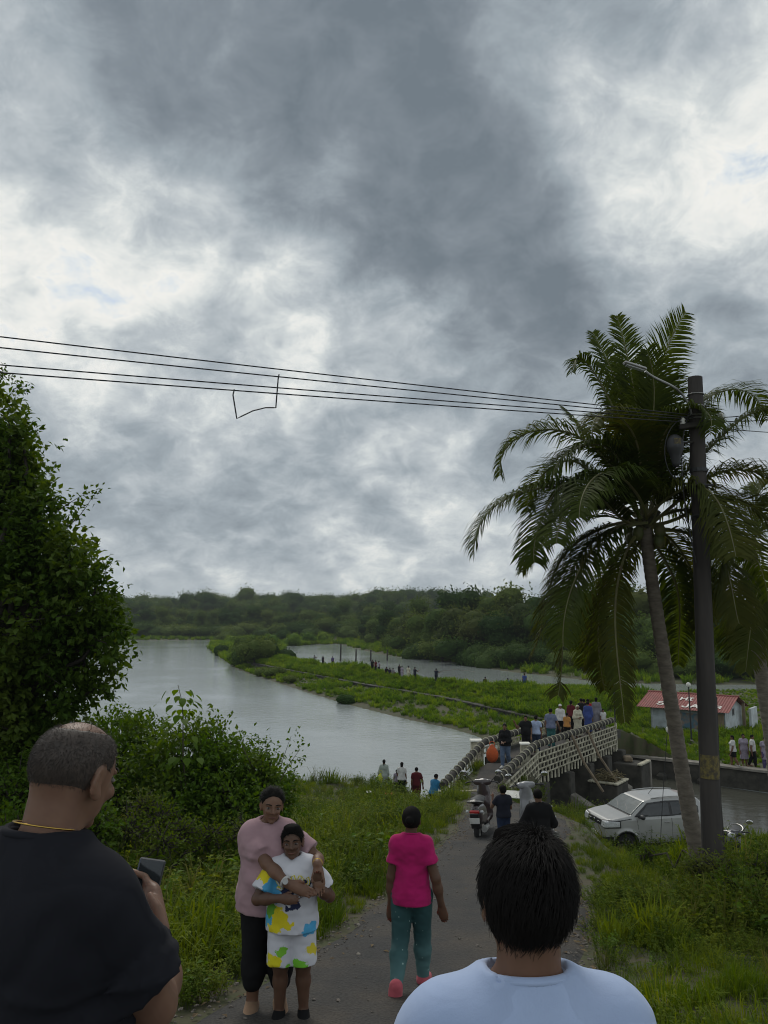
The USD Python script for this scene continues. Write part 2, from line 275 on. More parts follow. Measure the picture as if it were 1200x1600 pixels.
def ground(x, y):
    x, y = np.atleast_1d(np.asarray(x, float)), np.atleast_1d(np.asarray(y, float)); shp = x.shape; x, y = x.ravel(), y.ravel()
    p3 = np.stack([x, y, np.zeros_like(x)], 1)
    z = np.full(len(x), -2.0)
    # near bank
    d = signed(NEAR, x, y)
    road = np.interp(y, PROFILE[:, 0], PROFILE[:, 1]); side = np.where(x > (rl(y) + rr(y)) / 2, np.interp(y, SLOPE_R[:, 0], SLOPE_R[:, 1]), np.interp(y, SLOPE[:, 0], SLOPE[:, 1]))
    off = np.maximum(rl(y) - x, x - rr(y)); w = sstep(.1, np.where(x > rr(y), 1.25, 1.6), off)
    lat = -.05 * np.maximum(0, x - rr(y) - 1.5) * sstep(9, 19, y) - .045 * np.maximum(0, rl(y) - x - .5) * sstep(4, 16, y) * (1 - sstep(22, 32, y))
    lat = np.maximum(lat, -2.2)
    b = road * (1 - w) + (side + lat) * w + w * .35 * (meshkit.fbm(p3 * .45, 3) - .5) + w * .10 * (meshkit.fbm(p3 * 1.7, 2, 5) - .5)
    h = np.minimum(b, np.where(off < .8, 99, .42 * d + .04)); h = np.where(off < .3, np.where(d > -.5, np.maximum(h, road * (d > 0)), h), h)
    z = np.where(d > 0, h, np.maximum(z, .6 * d))
    # levee, shed field
    near_field = (y > 20) & (y < 330) & (x > -120) & (x < 220)
    if near_field.any():
        X, Y = x[near_field], y[near_field]; q = p3[near_field]
        d = signed(FIELD, X, Y); top = shapely.contains_xy(TOP, X, Y); pts = shapely.points(X, Y)
        dw = shapely.distance(LineString(WALL_TOP), pts); dr = shapely.distance(LineString(RIVERSIDE), pts); dc = shapely.distance(LineString(CW), pts); dl = shapely.distance(LineString(WATERLINE), pts)
        crest = .78 + .95 * sstep(0, 4.5, dw) * (1 - sstep(6, 22, np.hypot(X - 19, Y - 46)) * 0)
        field = .86 + 0 * dc
        m = np.maximum(sstep(9, 20, dw), sstep(12.3, 15.5, X) * sstep(62, 55, Y)); crest = crest * (1 - m) + field * m
        bridge_end = sstep(5.5, 1.2, np.hypot(X - 9.8, Y - 40.3)); crest = crest * (1 - bridge_end) + 2.35 * bridge_end
        hf = np.where(top, np.minimum(crest, np.where(dc < 4, 9, .45 * dr + .02)), np.minimum(.05 + .11 * dl, .55))
        spit = Y > 125; hf = np.where(spit, np.minimum(.05 + .06 * np.abs(d), .8), hf)
        hf = hf + .22 * (meshkit.fbm(q * .35, 3, 3) - .5) * (d > 1) * sstep(26, 10, dw)
        z[near_field] = np.where(d > 0, np.maximum(z[near_field], hf), np.maximum(z[near_field], np.where(dc < 1.0, -.4, .35 * d).clip(-2, 0)))
    far = y > 85
    if far.any():
        X, Y = x[far], y[far]; d = signed(FAR, X, Y)
        hill = 9.5 * sstep(300, 560, Y) * (.55 + .75 * meshkit.fbm(np.stack([X / 130, Y / 130, 0 * X], 1), 3, 9)) + 1.8 * sstep(4, 30, d) * (X > -20)
        z[far] = np.where(d > 0, np.maximum(z[far], np.minimum(.05 + .05 * d, .5) + hill * sstep(0, 25, d)), np.maximum(z[far], (.3 * d).clip(-2, 0)))
    return z.reshape(shp)
def gz(x, y): return float(ground(x, y)[0])

def axis_steps(lo, hi, fine, far_lo, far_hi, k=1.09):
    a = list(np.arange(lo, hi + 1e-6, fine)); s = fine; v = a[-1]
    while v < far_hi: s *= k; v += s; a.append(v)
    s = fine; v = a[0]; b = []
    while v > far_lo: s *= k; v -= s; b.append(v)
    return np.array(b[::-1] + a)
gx = axis_steps(-14, 22, .33, -4500, 4500, 1.07); gy = axis_steps(-4, 50, .33, -120, 5500, 1.045)
XX, YY = np.meshgrid(gx, gy, indexing="xy")
V = np.stack([XX, YY, ground(XX, YY)], -1).reshape(-1, 3); nx, ny = len(gx), len(gy)
i, j = np.meshgrid(np.arange(ny - 1), np.arange(nx - 1), indexing="ij"); a = i * nx + j
Fq = np.concatenate([np.stack([a, a + 1, a + nx + 1], -1).reshape(-1, 3), np.stack([a, a + nx + 1, a + nx], -1).reshape(-1, 3)])
obj("ground", (V, Fq), "soil_grass", smooth=True, kind="structure", label="sloping grassy bank with green soil running down to the water", cat="ground")

# the road: a sheet draped over the slope, ragged at the edges
ys = np.arange(-9, 29.6, .22); K = 13; rows = []
for k, y in enumerate(ys):
    e = .16 * (meshkit.noise(np.array([y * 1.3, 0, 0])) - .5) + .2 * (meshkit.noise(np.array([y * .4, 3, 0])) - .5); e2 = .18 * (meshkit.noise(np.array([y * 1.3, 9, 0])) - .5) + .2 * (meshkit.noise(np.array([y * .4, 7, 0])) - .5)
    rows.append(np.stack([np.linspace(rl(y) + e, rr(y) + e2, K), np.full(K, y)], 1))
R = np.array(rows); RZ = ground(R[..., 0], R[..., 1]); RZ = np.maximum(RZ, np.interp(R[..., 1], PROFILE[:, 0], PROFILE[:, 1]) - .12)
crown = np.array([-.06] + [.035] * (K - 2) + [-.06])
RV = np.dstack([R, RZ + crown]).reshape(-1, 3); i, j = np.meshgrid(np.arange(len(ys) - 1), np.arange(K - 1), indexing="ij"); a = i * K + j
RF = np.concatenate([np.stack([a, a + 1, a + K + 1], -1).reshape(-1, 3), np.stack([a, a + K + 1, a + K], -1).reshape(-1, 3)])

n = {"g": ("geometry", {}), "a": ("noise_texture", {"scale": 1.1, "detail": 5.0, "roughness": .62}), "b": ("noise_texture", {"scale": 55., "detail": 3.0}), "v": ("voronoi_texture", {"scale": 38.0}),
     "ra": ("rgb_ramp", {"ramp": [(.36, (.034, .034, .034)), (.50, (.046, .043, .040)), (.70, (.066, .056, .045))]}), "rb": ("rgb_ramp", {"ramp": [(.35, (.75, .75, .75)), (.62, (1.25, 1.25, 1.25))]}),
     "m": ("mix_color", {"blend_type": "multiply", "fac": 1.0, "use_clamp": False}), "bu": ("bump", {"strength": .6, "distance": .012}), "p": ("principled_bsdf", {"roughness": .9, "specular_ior_level": .3})}
MAT["asphalt"] = usdkit.material(stage, "/World/Looks/asphalt_worn", n, [("g.position", "a.vector"), ("g.position", "b.vector"), ("g.position", "v.vector"), ("a.fac", "ra.fac"), ("b.fac", "rb.fac"), ("ra.color", "m.a"), ("rb.color", "m.b"), ("m.result", "p.base_color"), ("v.distance", "bu.height"), ("bu.normal", "p.normal")], surface="p.BSDF")
obj("road", (RV, RF), "asphalt", smooth=True, kind="structure", label="narrow worn asphalt road running down the slope to the bridge", cat="road")

# water: one level sheet over lake, river and channel
n = {"g": ("geometry", {}), "mp": ("mapping", {"scale": (1.0, 1.9, 1.0), "rotation": (0, 0, .35)}), "n1": ("noise_texture", {"scale": 1.15, "detail": 5.0, "roughness": .6}), "n2": ("noise_texture", {"scale": .06, "detail": 3.0, "roughness": .6}),
     "mr": ("map_range", {"from_min": .35, "from_max": .68, "to_min": .06, "to_max": .30, "clamp": True}), "b": ("bump", {"distance": .22}), "p": ("principled_bsdf", {"base_color": (.24, .262, .255), "roughness": .07, "ior": 1.333})}
MAT["water"] = usdkit.material(stage, "/World/Looks/water", n, [("g.position", "mp.vector"), ("mp.vector", "n1.vector"), ("g.position", "n2.vector"), ("n2.fac", "mr.value"), ("mr.result", "b.strength"), ("n1.fac", "b.height"), ("b.normal", "p.normal")], surface="p.BSDF")
wx, wy = np.linspace(-1600, 1600, 5), np.linspace(-60, 900, 5)
WX, WY = np.meshgrid(wx, wy); a = (np.arange(4)[:, None] * 5 + np.arange(4)).ravel()
obj("water", (np.stack([WX, WY, 0 * WX], -1).reshape(-1, 3), np.concatenate([np.stack([a, a + 1, a + 6], 1), np.stack([a, a + 6, a + 5], 1)])), "water", kind="structure", label="grey rippled water of the reservoir, river and channel", cat="water")

n["p"] = ("principled_bsdf", {"base_color": (.050, .050, .040), "roughness": .16, "ior": 1.333, "specular_ior_level": .35})
MAT["channel_water"] = usdkit.material(stage, "/World/Looks/channel_water", n, [("g.position", "mp.vector"), ("mp.vector", "n1.vector"), ("g.position", "n2.vector"), ("n2.fac", "mr.value"), ("mr.result", "b.strength"), ("n1.fac", "b.height"), ("b.normal", "p.normal")], surface="p.BSDF")
cw = trimesh.creation.triangulate_polygon(Polygon([(6.2, 29.4), (11.4, 37.2), (13.4, 39.2), (48, 6), (60, -30), (30, -20), (9, 18)]), engine="earcut")
obj("channel_water", (np.c_[cw[0], np.full(len(cw[0]), .03)], cw[1]), "channel_water", kind="structure", label="dark murky water of the narrow channel below the bridge", cat="water")

# ------------------------------------------------------------------ foliage builders
def unit(v): return v / np.maximum(np.linalg.norm(v, axis=-1, keepdims=True), 1e-9)
def rdir(n, r): return unit(r.normal(size=(n, 3)))
def leaves(c, d, nrm, length, width, fold=.18, bend=.12):
    """folded leaf blades: base point, direction, upward normal, length, width (arrays)"""
    c, d, nrm = np.asarray(c), unit(np.asarray(d)), np.asarray(nrm); n = len(c)
    s = unit(np.cross(d, nrm)); u = np.cross(s, d); L = np.broadcast_to(length, (n,))[:, None]; w = np.broadcast_to(width, (n,))[:, None]
    v = np.stack([c, c + d * L * .45 + s * w * .5 + u * w * fold, c + d * L * .5 - u * L * .02, c + d * L * .45 - s * w * .5 + u * w * fold, c + d * L - u * L * bend], 1)
    f = np.array([[0, 1, 2], [1, 4, 2], [0, 2, 3], [2, 4, 3]])
    return v.reshape(-1, 3), (np.arange(n)[:, None, None] * 5 + f).reshape(-1, 3)
def sprigs(centers, out, r, k=8, spread=.12, L=.08, w=.04, up=.35):
    n = len(centers); c = np.repeat(centers, k, 0); o = np.repeat(out, k, 0)
    t = r.random((n * k, 1)); base = c + o * (t - .5) * spread * 1.6 + r.normal(size=(n * k, 3)) * spread * .32
    d = unit(o * .6 + r.normal(size=(n * k, 3)) * .75 + [0, 0, -.1]); nr = unit(r.normal(size=(n * k, 3)) * .6 + [0, 0, 1] + o * up)
    s = r.uniform(.65, 1.2, n * k)
    return leaves(base, d, nr, L * s, w * s)
def lobes_points(lobes, n, r, shell=.55, flat=1.0):
    """points spread through a set of balls (centre, radius), denser near their skins"""
    C = np.array([l[:3] for l in lobes]); R = np.array([l[3] for l in lobes]); p = R ** 2.2 / (R ** 2.2).sum()
    k = r.choice(len(R), n, p=p); o = rdir(n, r); rad = (shell + (1 - shell) * r.random(n) ** .5) * (1 + .16 * r.normal(size=n))
    P = C[k] + o * (R[k] * rad)[:, None] * [1, 1, flat]
    return P, unit(P - C[k] + .001)
def limb(p0, p1, r0, r1, r, wob=.12, n=6, k=6):
    t = np.linspace(0, 1, n)[:, None]; L = np.linalg.norm(np.subtract(p1, p0))
    pts = np.asarray(p0) * (1 - t) + np.asarray(p1) * t; pts[1:-1] += r.normal(size=(n - 2, 3)) * wob * L * .3; pts[:, 2] += (np.sin(t[:, 0] * math.pi) * L * .06)
    return tube(pts, np.linspace(r0, r1, n), k)
def blade_tuft(r, n=46, h=.34, spread=.16, w=.011, lean=.5):
    a = r.uniform(0, 2 * np.pi, n); rad = spread * np.sqrt(r.random(n)); b = np.stack([np.cos(a) * rad, np.sin(a) * rad, np.full(n, -.03)], 1)
    a2 = a + r.normal(size=n) * .9; o = np.stack([np.cos(a2), np.sin(a2), np.zeros(n)], 1); ln = lean * r.random(n)[:, None]; hh = (h * r.uniform(.5, 1.15, n))[:, None]
    s = np.stack([-np.sin(a2 + .6), np.cos(a2 + .6), np.zeros(n)], 1); up = np.array([0, 0, 1.])
    q = [b, b + up * hh * .5 + o * hh * ln * .28, b + up * hh * .85 + o * hh * ln * .75, b + up * hh * (.98 - .3 * ln) + o * hh * ln * 1.35]
    ww = w * r.uniform(.6, 1.3, n)[:, None]
    v = np.stack([q[0] - s * ww * .8, q[0] + s * ww * .8, q[1] - s * ww, q[1] + s * ww, q[2] - s * ww * .7, q[2] + s * ww * .7, q[3]], 1).reshape(-1, 3)
    f = np.array([[0, 1, 3], [0, 3, 2], [2, 3, 5], [2, 5, 4], [4, 5, 6]])
    return v, (np.arange(n)[:, None, None] * 7 + f).reshape(-1, 3)
def weed_clump(r, stems=9, h=.38, spread=.16, L=.05, w=.026, per=16):
    ms = []; C = []; O = []
    for _ in range(stems):
        a = r.uniform(0, 6.28); b = np.array([math.cos(a), math.sin(a), 0]) * spread * math.sqrt(r.random()); tip = b + np.array([r.normal() * .12, r.normal() * .12, h * r.uniform(.55, 1.1)])
        ms.append(tube(np.array([b - [0, 0, .03], (b + tip) / 2 + r.normal(size=3) * .015, tip]), [.004, .0035, .0015], 3, False))
        t = r.uniform(.2, 1.02, per)[:, None]; C.append(b * (1 - t) + tip * t); aa = r.uniform(0, 6.28, per); O.append(np.stack([np.cos(aa), np.sin(aa), r.uniform(-.1, .5, per)], 1))
    C, O = np.vstack(C), np.vstack(O); s = r.uniform(.6, 1.25, len(C))
    ms.append(leaves(C, O, unit(np.array([0, 0, 1.]) + r.normal(size=C.shape) * .35), L * s, w * s)); return join(ms)
def scatter(name, protos, pts, scale, r, label, cat, parent=None, idx=None, squash=None):
    """many copies of small clumps as one object; protos: (mesh, material)"""
    pi = UsdGeom.PointInstancer.Define(stage, _path(name, parent)); rel = pi.CreatePrototypesRel()
    for k, (m, mt) in enumerate(protos):
        q = usdkit.mesh(stage, f"{pi.GetPath()}/clump_{k}", m, MAT[mt]); rel.AddTarget(q.GetPath())
    n = len(pts); a = r.uniform(0, 2 * np.pi, n); tx, ty = r.normal(size=n) * .09, r.normal(size=n) * .09
    pi.CreateProtoIndicesAttr(Vt.IntArray.FromNumpy((r.integers(0, len(protos), n) if idx is None else idx).astype(np.int32)))
    pi.CreatePositionsAttr(Vt.Vec3fArray.FromNumpy(np.asarray(pts, np.float32)))
    qw, qz = np.cos(a / 2), np.sin(a / 2)
    pi.CreateOrientationsAttr(Vt.QuathArray([Gf.Quath(float(w_), Gf.Vec3h(float(x_), float(y_), float(z_))) for w_, x_, y_, z_ in zip(qw, tx * .5, ty * .5, qz)]))
    sc = np.broadcast_to(np.asarray(scale, float), (n,)) * r.uniform(.75, 1.3, n); s3 = np.stack([sc, sc, sc * r.uniform(.8, 1.2, n)], 1)
    pi.CreateScalesAttr(Vt.Vec3fArray.FromNumpy(s3.astype(np.float32)))
    return tag(pi, label, cat, kind="stuff")
def in_view(x, y, m=1.5): return (np.abs(x) < .56 * y + m) & (y > 1.5)
def spread_pts(x0, x1, y0, y1, dens, r):
    n = int((x1 - x0) * (y1 - y0) * dens); return r.uniform(x0, x1, n), r.uniform(y0, y1, n)

# ------------------------------------------------------------------ grass and weeds on the bank
r = np.random.default_rng(11)
PG = [(blade_tuft(r, 54, .30, .17, .0075, .7), "grass_blade"), (blade_tuft(r, 46, .42, .16, .0075, .8), "grass_blade"), (weed_clump(r, 10, .34, .18, .042, .022, 20), "weed_leaf"), (weed_clump(r, 8, .48, .16, .055, .028, 20), "weed_leaf"), (weed_clump(r, 13, .24, .2, .034, .02, 18), "weed_leaf"), (blade_tuft(r, 34, .5, .14, .006, .6), "dry_blade"),
      (weed_clump(r, 6, .42, .15, .10, .065, 12), "big_leaf")]
parts = []
for y0, y1, dens, sc in ((2.2, 7, 46, .78), (7, 12, 36, .86), (12, 20, 22, 1.0), (20, 37, 13, 1.15)):
    x, y = spread_pts(-.6 * y1 - 2, .6 * y1 + 2, y0, y1, dens, r); k = in_view(x, y); x, y = x[k], y[k]
    off = np.maximum(rl(y) - x, x - rr(y)); k = (off > .03) & (signed(NEAR, x, y) > .25); x, y, off = x[k], y[k], off[k]
    patch = meshkit.fbm(np.stack([x * .55, y * .55, 0 * x], 1), 3, 21)
    size = sc * (.55 + .45 * sstep(.15, .9, off)) * (.55 + .75 * sstep(.35, .62, patch)) * (1 - .5 * sstep(-.2, .8, x - rr(y)) * sstep(13, 16, y) * (y < 24))
    # trodden patches: round the car, under the scooters, beside the road
    bare = np.hypot((x - 7.5) / 2.6, (y - 20.6) / 1.6) < 1
    size = np.where(bare, size * .3, size); parts.append((x, y, size, patch))
x, y, size, patch = (np.concatenate(q) for q in zip(*parts))
P3 = np.stack([x, y, ground(x, y)], 1)
kind_n = meshkit.fbm(np.stack([x * .8, y * .8, 0 * x + 4], 1), 3, 33) + .12 * r.normal(size=len(x))
idx = np.select([kind_n < .33, kind_n < .40, kind_n < .50, kind_n < .59, kind_n < .655, kind_n < .675], [0, 1, 4, 2, 3, 5], 6)
idx = np.where((idx == 6) & (r.random(len(x)) < .88), 2, idx)
scatter("bank_grass", PG, P3, size, r, "mixed green grass and leafy weeds covering the bank beside the road", "grass", idx=idx)

PL = [(blade_tuft(r, 60, .62, .34, .022, .9), "levee_grass"), (blade_tuft(r, 50, .75, .30, .022, .8), "levee_grass"), (weed_clump(r, 12, .55, .34, .11, .06, 16), "levee_grass")]
x, y = spread_pts(-60, 24, 38, 135, 9.0, r); k = (signed(TOP, x, y) > .3) & in_view(x, y, 3)
x, y = x[k], y[k]; dw = shapely.distance(LineString(WALL_TOP), shapely.points(x, y)); k = (dw < 26) & (np.hypot(x - 10, y - 40) > 2.2); x, y, dw = x[k], y[k], dw[k]
big = meshkit.fbm(np.stack([x * .25, y * .25, 0 * x], 1), 3, 5)
scatter("levee_grass", PL, np.stack([x, y, ground(x, y)], 1), (.58 + .45 * sstep(.35, .65, big)) * (1 - .5 * sstep(10, 20, dw)) * (1 - .5 * sstep(11, 4, np.hypot(x - 12, y - 43))), r, "lush bright green grass on top of the embankment between lake and river", "grass")
x, y = spread_pts(-60, 14, 40, 185, 4.0, r); k = (signed(FIELD, x, y) > .4) & ~shapely.contains_xy(TOP, x, y) & in_view(x, y, 3); x, y = x[k], y[k]
scatter("waterside_grass", PL, np.stack([x, y, ground(x, y)], 1), .30 + .35 * sstep(.4, .65, meshkit.fbm(np.stack([x * .2, y * .2, 0 * x], 1), 3, 6)), r, "low green grass and creepers between the embankment wall and the lake", "grass")
x, y = spread_pts(8, 62, 22, 82, 7.5, r); k = (signed(FIELD, x, y) > .35) & shapely.contains_xy(TOP, x, y) & in_view(x, y, 3); x, y = x[k], y[k]
dw = shapely.distance(LineString(WALL_TOP), shapely.points(x, y)); k = (dw > 8) & (shapely.distance(LineString([(17.2, 48.9), (20.7, 46.0), (23, 49), (19.5, 51.8)]), shapely.points(x, y)) > 1.0); x, y = x[k], y[k]
scatter("field_grass", PL, np.stack([x, y, ground(x, y)], 1), .24, r, "short grass of the field around the red roofed shed", "grass")
x, y = spread_pts(-150, 60, 85, 330, .45, r); d = signed(FAR, x, y); k = (d > .5) & (d < 34) & in_view(x, y, 3); x, y = x[k], y[k]
x2, y2 = spread_pts(-75, -20, 135, 262, .9, r); k = (signed(FIELD.union(FAR), x2, y2) > .5) & in_view(x2, y2, 3); x, y = np.r_[x, x2[k]], np.r_[y, y2[k]]
scatter("marsh_grass", PL, np.stack([x, y, ground(x, y)], 1), 1.5, r, "yellowish marsh grass along the far shore of the lake", "grass")
del P3, kind_n

gs = [(trimesh.creation.icosphere(1, .016), (1, .8, .5)), (trimesh.creation.icosphere(1, .010), (1, .9, .6))]; gp = [((np.array(m.vertices) * s_ * (1 + .25 * r.normal(size=(len(m.vertices), 1))), np.array(m.faces)), "gravel") for m, s_ in gs] + [(leaves(np.zeros((1, 3)), np.array([[1, .2, .05]]), np.array([[0, 0, 1.]]), .06, .03), "dead_leaf")]
y = r.uniform(2.5, 27, 2800); side_ = r.random(2800); ed = np.abs(r.normal(size=2800)) * .22; x = np.where(side_ < .42, rl(y) + ed, np.where(side_ < .84, rr(y) - ed, rl(y) + (rr(y) - rl(y)) * r.random(2800)))
scatter("road_gravel", gp, np.stack([x, y, np.maximum(ground(x, y), np.interp(y, PROFILE[:, 0], PROFILE[:, 1]) - .12) + .04], 1), 1.0, r, "grit, small stones and fallen leaves scattered on the road", "gravel", idx=r.choice(3, 2800, p=[.25, .5, .25]))

# ------------------------------------------------------------------ far trees
def crown_mesh(r, h, w, clusters, per, leaf, lift=.28, top=1.0):
    """a crown of leaf clumps round a few limbs; h: height of the tree, w: radius"""
    lob = []
    for _ in range(8):
        a = r.uniform(0, 6.28); q = r.uniform(0, .62) * w; z = h * r.uniform(lift + .12, .84); lob.append((q * math.cos(a), q * math.sin(a), z, w * r.uniform(.30, .50)))
    lob.append((0, 0, h * .78, w * .48)); lob = [(a, b, min(c, h - q * .9), q) for a, b, c, q in lob]
    c, o = lobes_points(lob, clusters, r, .62, .9)
    P = np.repeat(c, per, 0) + r.normal(size=(clusters * per, 3)) * leaf * 1.1; d = unit(np.repeat(o, per, 0) * .5 + r.normal(size=P.shape)); n_ = unit(np.repeat(o, per, 0) + [0, 0, .8] + r.normal(size=P.shape) * .5); s = r.uniform(.6, 1.3, len(P))
    cores = []
    for (x_, y_, z_, q_) in lob:
        ic = trimesh.creation.icosphere(2, q_ * .93); v_ = np.array(ic.vertices); v_ = v_ * (1 + .30 * (meshkit.fbm(v_ * 1.9 / q_ * 2 + x_ * 3, 2, 3) - .5))[:, None] * [1, 1, .92]; cores.append((v_ + [x_, y_, z_], np.array(ic.faces)))
    return join([leaves(P, d, n_, leaf * s, leaf * .62 * s)] + cores), lob
def far_tree_model(name, seed, h, w, clusters, per, leaf, lm, lift=.28):
    r = np.random.default_rng(seed); m = model(name); cr, lob = crown_mesh(r, h, w, clusters, per, leaf, lift)
    tr = [limb((0, 0, -.4), (0, 0, h * .5), w * .07, w * .045, r)] + [limb((0, 0, h * r.uniform(.2, .45)), l[:3], w * .04, w * .012, r) for l in lob[:6]]
    obj("trunk", join(tr), "bark", m); obj("crown", cr, lm, m); return m
FT = [far_tree_model("model_round_tree", 1, 10, 4.6, 420, 6, .55, "far_leaf", .02), far_tree_model("model_tall_tree", 2, 12, 3.9, 420, 6, .55, "far_leaf", .04), far_tree_model("model_olive_tree", 3, 10, 5.0, 420, 6, .55, "far_olive", .02), far_tree_model("model_broad_tree", 4, 9, 5.4, 420, 6, .55, "far_leaf", .0)]
BM = [far_tree_model("model_low_bush", 5, 2.6, 2.2, 300, 7, .24, "far_leaf", .0), far_tree_model("model_wide_bush", 6, 2.2, 2.6, 320, 7, .24, "far_leaf", .0), far_tree_model("model_bright_bush", 8, 2.4, 2.0, 320, 7, .22, "levee_grass", .0)]
r = np.random.default_rng(23)
def far_tree(px, depth, ht, k, wide, name, label, cat, group, base=10.0):
    p = W(px, 1000, depth); z = gz(p[0], p[1]) - .2; ht = ht * {"river_tree": .9, "shore_tree": .82, "hill_tree": .86}.get(name, 1.0)
    return copy_of(k, (p[0], p[1], z), r.uniform(0, 6.28), (ht / base * wide, ht / base * wide, ht / base), label, cat, group, name)
# right bank: a dark wood standing along the river
for px, dp, ht, k in [(572, 235, 9.5, 0), (590, 210, 9, 3), (607, 190, 9.5, 1), (622, 176, 9, 0), (640, 165, 10.0, 2), (655, 185, 12, 1), (663, 152, 10.4, 3), (688, 146, 11.2, 0), (700, 165, 13, 1), (712, 140, 11.0, 2), (735, 152, 13.2, 1), (742, 134, 10.4, 2), (770, 146, 13.2, 0), (778, 128, 10.2, 3), (800, 142, 13.2, 1), (815, 128, 11.4, 2), (838, 138, 12.6, 0), (852, 124, 10.5, 3), (880, 134, 12.4, 1), (892, 118, 9.6, 2), (915, 130, 12.8, 0), (935, 114, 9.6, 3), (960, 124, 12.6, 1), (975, 110, 9.4, 0), (1003, 118, 11.8, 2), (1020, 106, 9, 3), (1048, 114, 11.0, 1), (1070, 104, 9, 0), (1100, 112, 11.5, 2), (1120, 103, 9.2, 1), (1150, 110, 11, 0), (1175, 102, 9.5, 2), (1210, 108, 11, 1), (1240, 104, 10.5, 3)]:
    far_tree(px, dp, ht, FT[k], 1.05, "river_tree", "dark green tree in the wood along the river's far bank", "tree", "trees on the right bank of the river")
for px, dp, ht in [(610, 184, 3), (635, 163, 3.5), (660, 148, 4), (690, 138, 4), (720, 131, 4), (748, 127, 4), (775, 122, 3.6), (806, 119, 3.6), (836, 117, 3), (870, 113, 3), (905, 109, 3), (950, 104, 3), (990, 101, 3), (1040, 99, 3), (1080, 98, 3), (1120, 97, 3), (1165, 96, 3)]:
    far_tree(px, dp, ht, BM[int(r.integers(0, 2))], 1.25, "river_bush", "low dark bush at the foot of the wood by the river", "bush", "bushes along the right bank of the river", 2.4)
# far shore: wooded hill in two rows that can be told apart, the mass behind as one wood
for k in range(58):
    far_tree(120 + k * 8.9 + r.normal() * 2.5, r.uniform(300, 330) - max(0, (k - 30)) * 1.4, r.uniform(9, 13.5), FT[int(r.choice([0, 1, 3]))], 1.0, "shore_tree", "tree in the front row of the wood on the far shore", "tree", "trees along the far shore of the lake")
for k in range(52):
    far_tree(118 + k * 9.6 + r.normal() * 3, r.uniform(275, 292) - max(0, k - 28) * 1.9, r.uniform(3.5, 5.5), BM[int(r.integers(0, 2))], 1.3, "shore_bush", "low bush fringing the wood on the far shore", "bush", "bushes along the far shore of the lake", 2.4)
for k in range(64):
    px = 110 + k * 8.6 + r.normal() * 3; far_tree(px, r.uniform(370, 430), r.uniform(9, 14) + 2.5 * math.exp(-((px - 430) / 90) ** 2), FT[int(r.choice([0, 1, 3]))], .95, "hill_tree", "tree of the wooded hill behind the far shore", "tree", "trees on the far hill")
for px, dp, ht, tx in [(384, 470, 21, "highest tree of the far skyline, left of the pale house"), (322, 440, 18, "tree standing out on the far skyline, leftmost of the high ones"), (462, 455, 18, "tree standing out on the skyline just right of the pale house"), (588, 330, 12.5, "small tree in the dip of the skyline beside the river wood"), (600, 325, 12.5, "tree in the skyline dip nearest the river wood"), (570, 340, 13, "first small tree left of the skyline dip by the river wood")]:
    far_tree(px, dp, ht, FT[int(px) % 2], 1.1, "skyline_tree", tx, "tree", "tall trees on the far skyline")
pts, sc = [], []
px = r.uniform(40, 760, 900); dp = r.uniform(440, 900, 900); q = np.array([W(a, 1000, b) for a, b in zip(px, dp)]); zz = ground(q[:, 0], q[:, 1])
cr, _ = crown_mesh(np.random.default_rng(9), 10, 5.5, 260, 6, .8, .05); cr2, _ = crown_mesh(np.random.default_rng(10), 11, 4.8, 260, 6, .8, .1)
scatter("far_wood", [(cr, "far_leaf"), (cr2, "far_leaf")], np.stack([q[:, 0], q[:, 1], zz - .3], 1), 1.1, r, "distant wood covering the hill behind the lake", "wood")
# bushes at the end of the embankment and on the spit
for px, py_depth, ht, k in [(398, 119, 3.6, 0), (380, 124, 3.4, 1), (415, 123, 3.2, 0), (437, 128, 2.9, 1), (366, 128, 2.4, 2), (350, 160, 2.4, 1), (342, 175, 2.2, 2), (385, 150, 3.6, 0), (410, 165, 3.8, 1), (352, 245, 4.5, 0), (362, 225, 3.2, 2), (425, 200, 3.4, 2), (460, 215, 4, 2), (480, 226, 3.4, 2), (440, 235, 3.6, 0), (505, 233, 3.4, 2), (395, 210, 3, 2), (333, 205, 2, 2)]:
    far_tree(px, py_depth, ht, BM[k], 1.0, "spit_bush", "dark rounded bush at the lake end of the embankment" if k < 2 else "light green bush on the grassy spit in the lake", "bush", "dark bushes on the spit" if k < 2 else "light bushes on the spit", 2.4)
for px, d_, ht in [(428, 100, 1.3), (415, 104, 1.2), (545, 71, 1.0), (455, 92, 1.0)]:
    far_tree(px, d_, ht, BM[int(r.integers(0, 2))], 1.3, "waterside_bush", "small dark bush below the embankment wall by the lake", "bush", "small bushes below the embankment wall", 2.4)

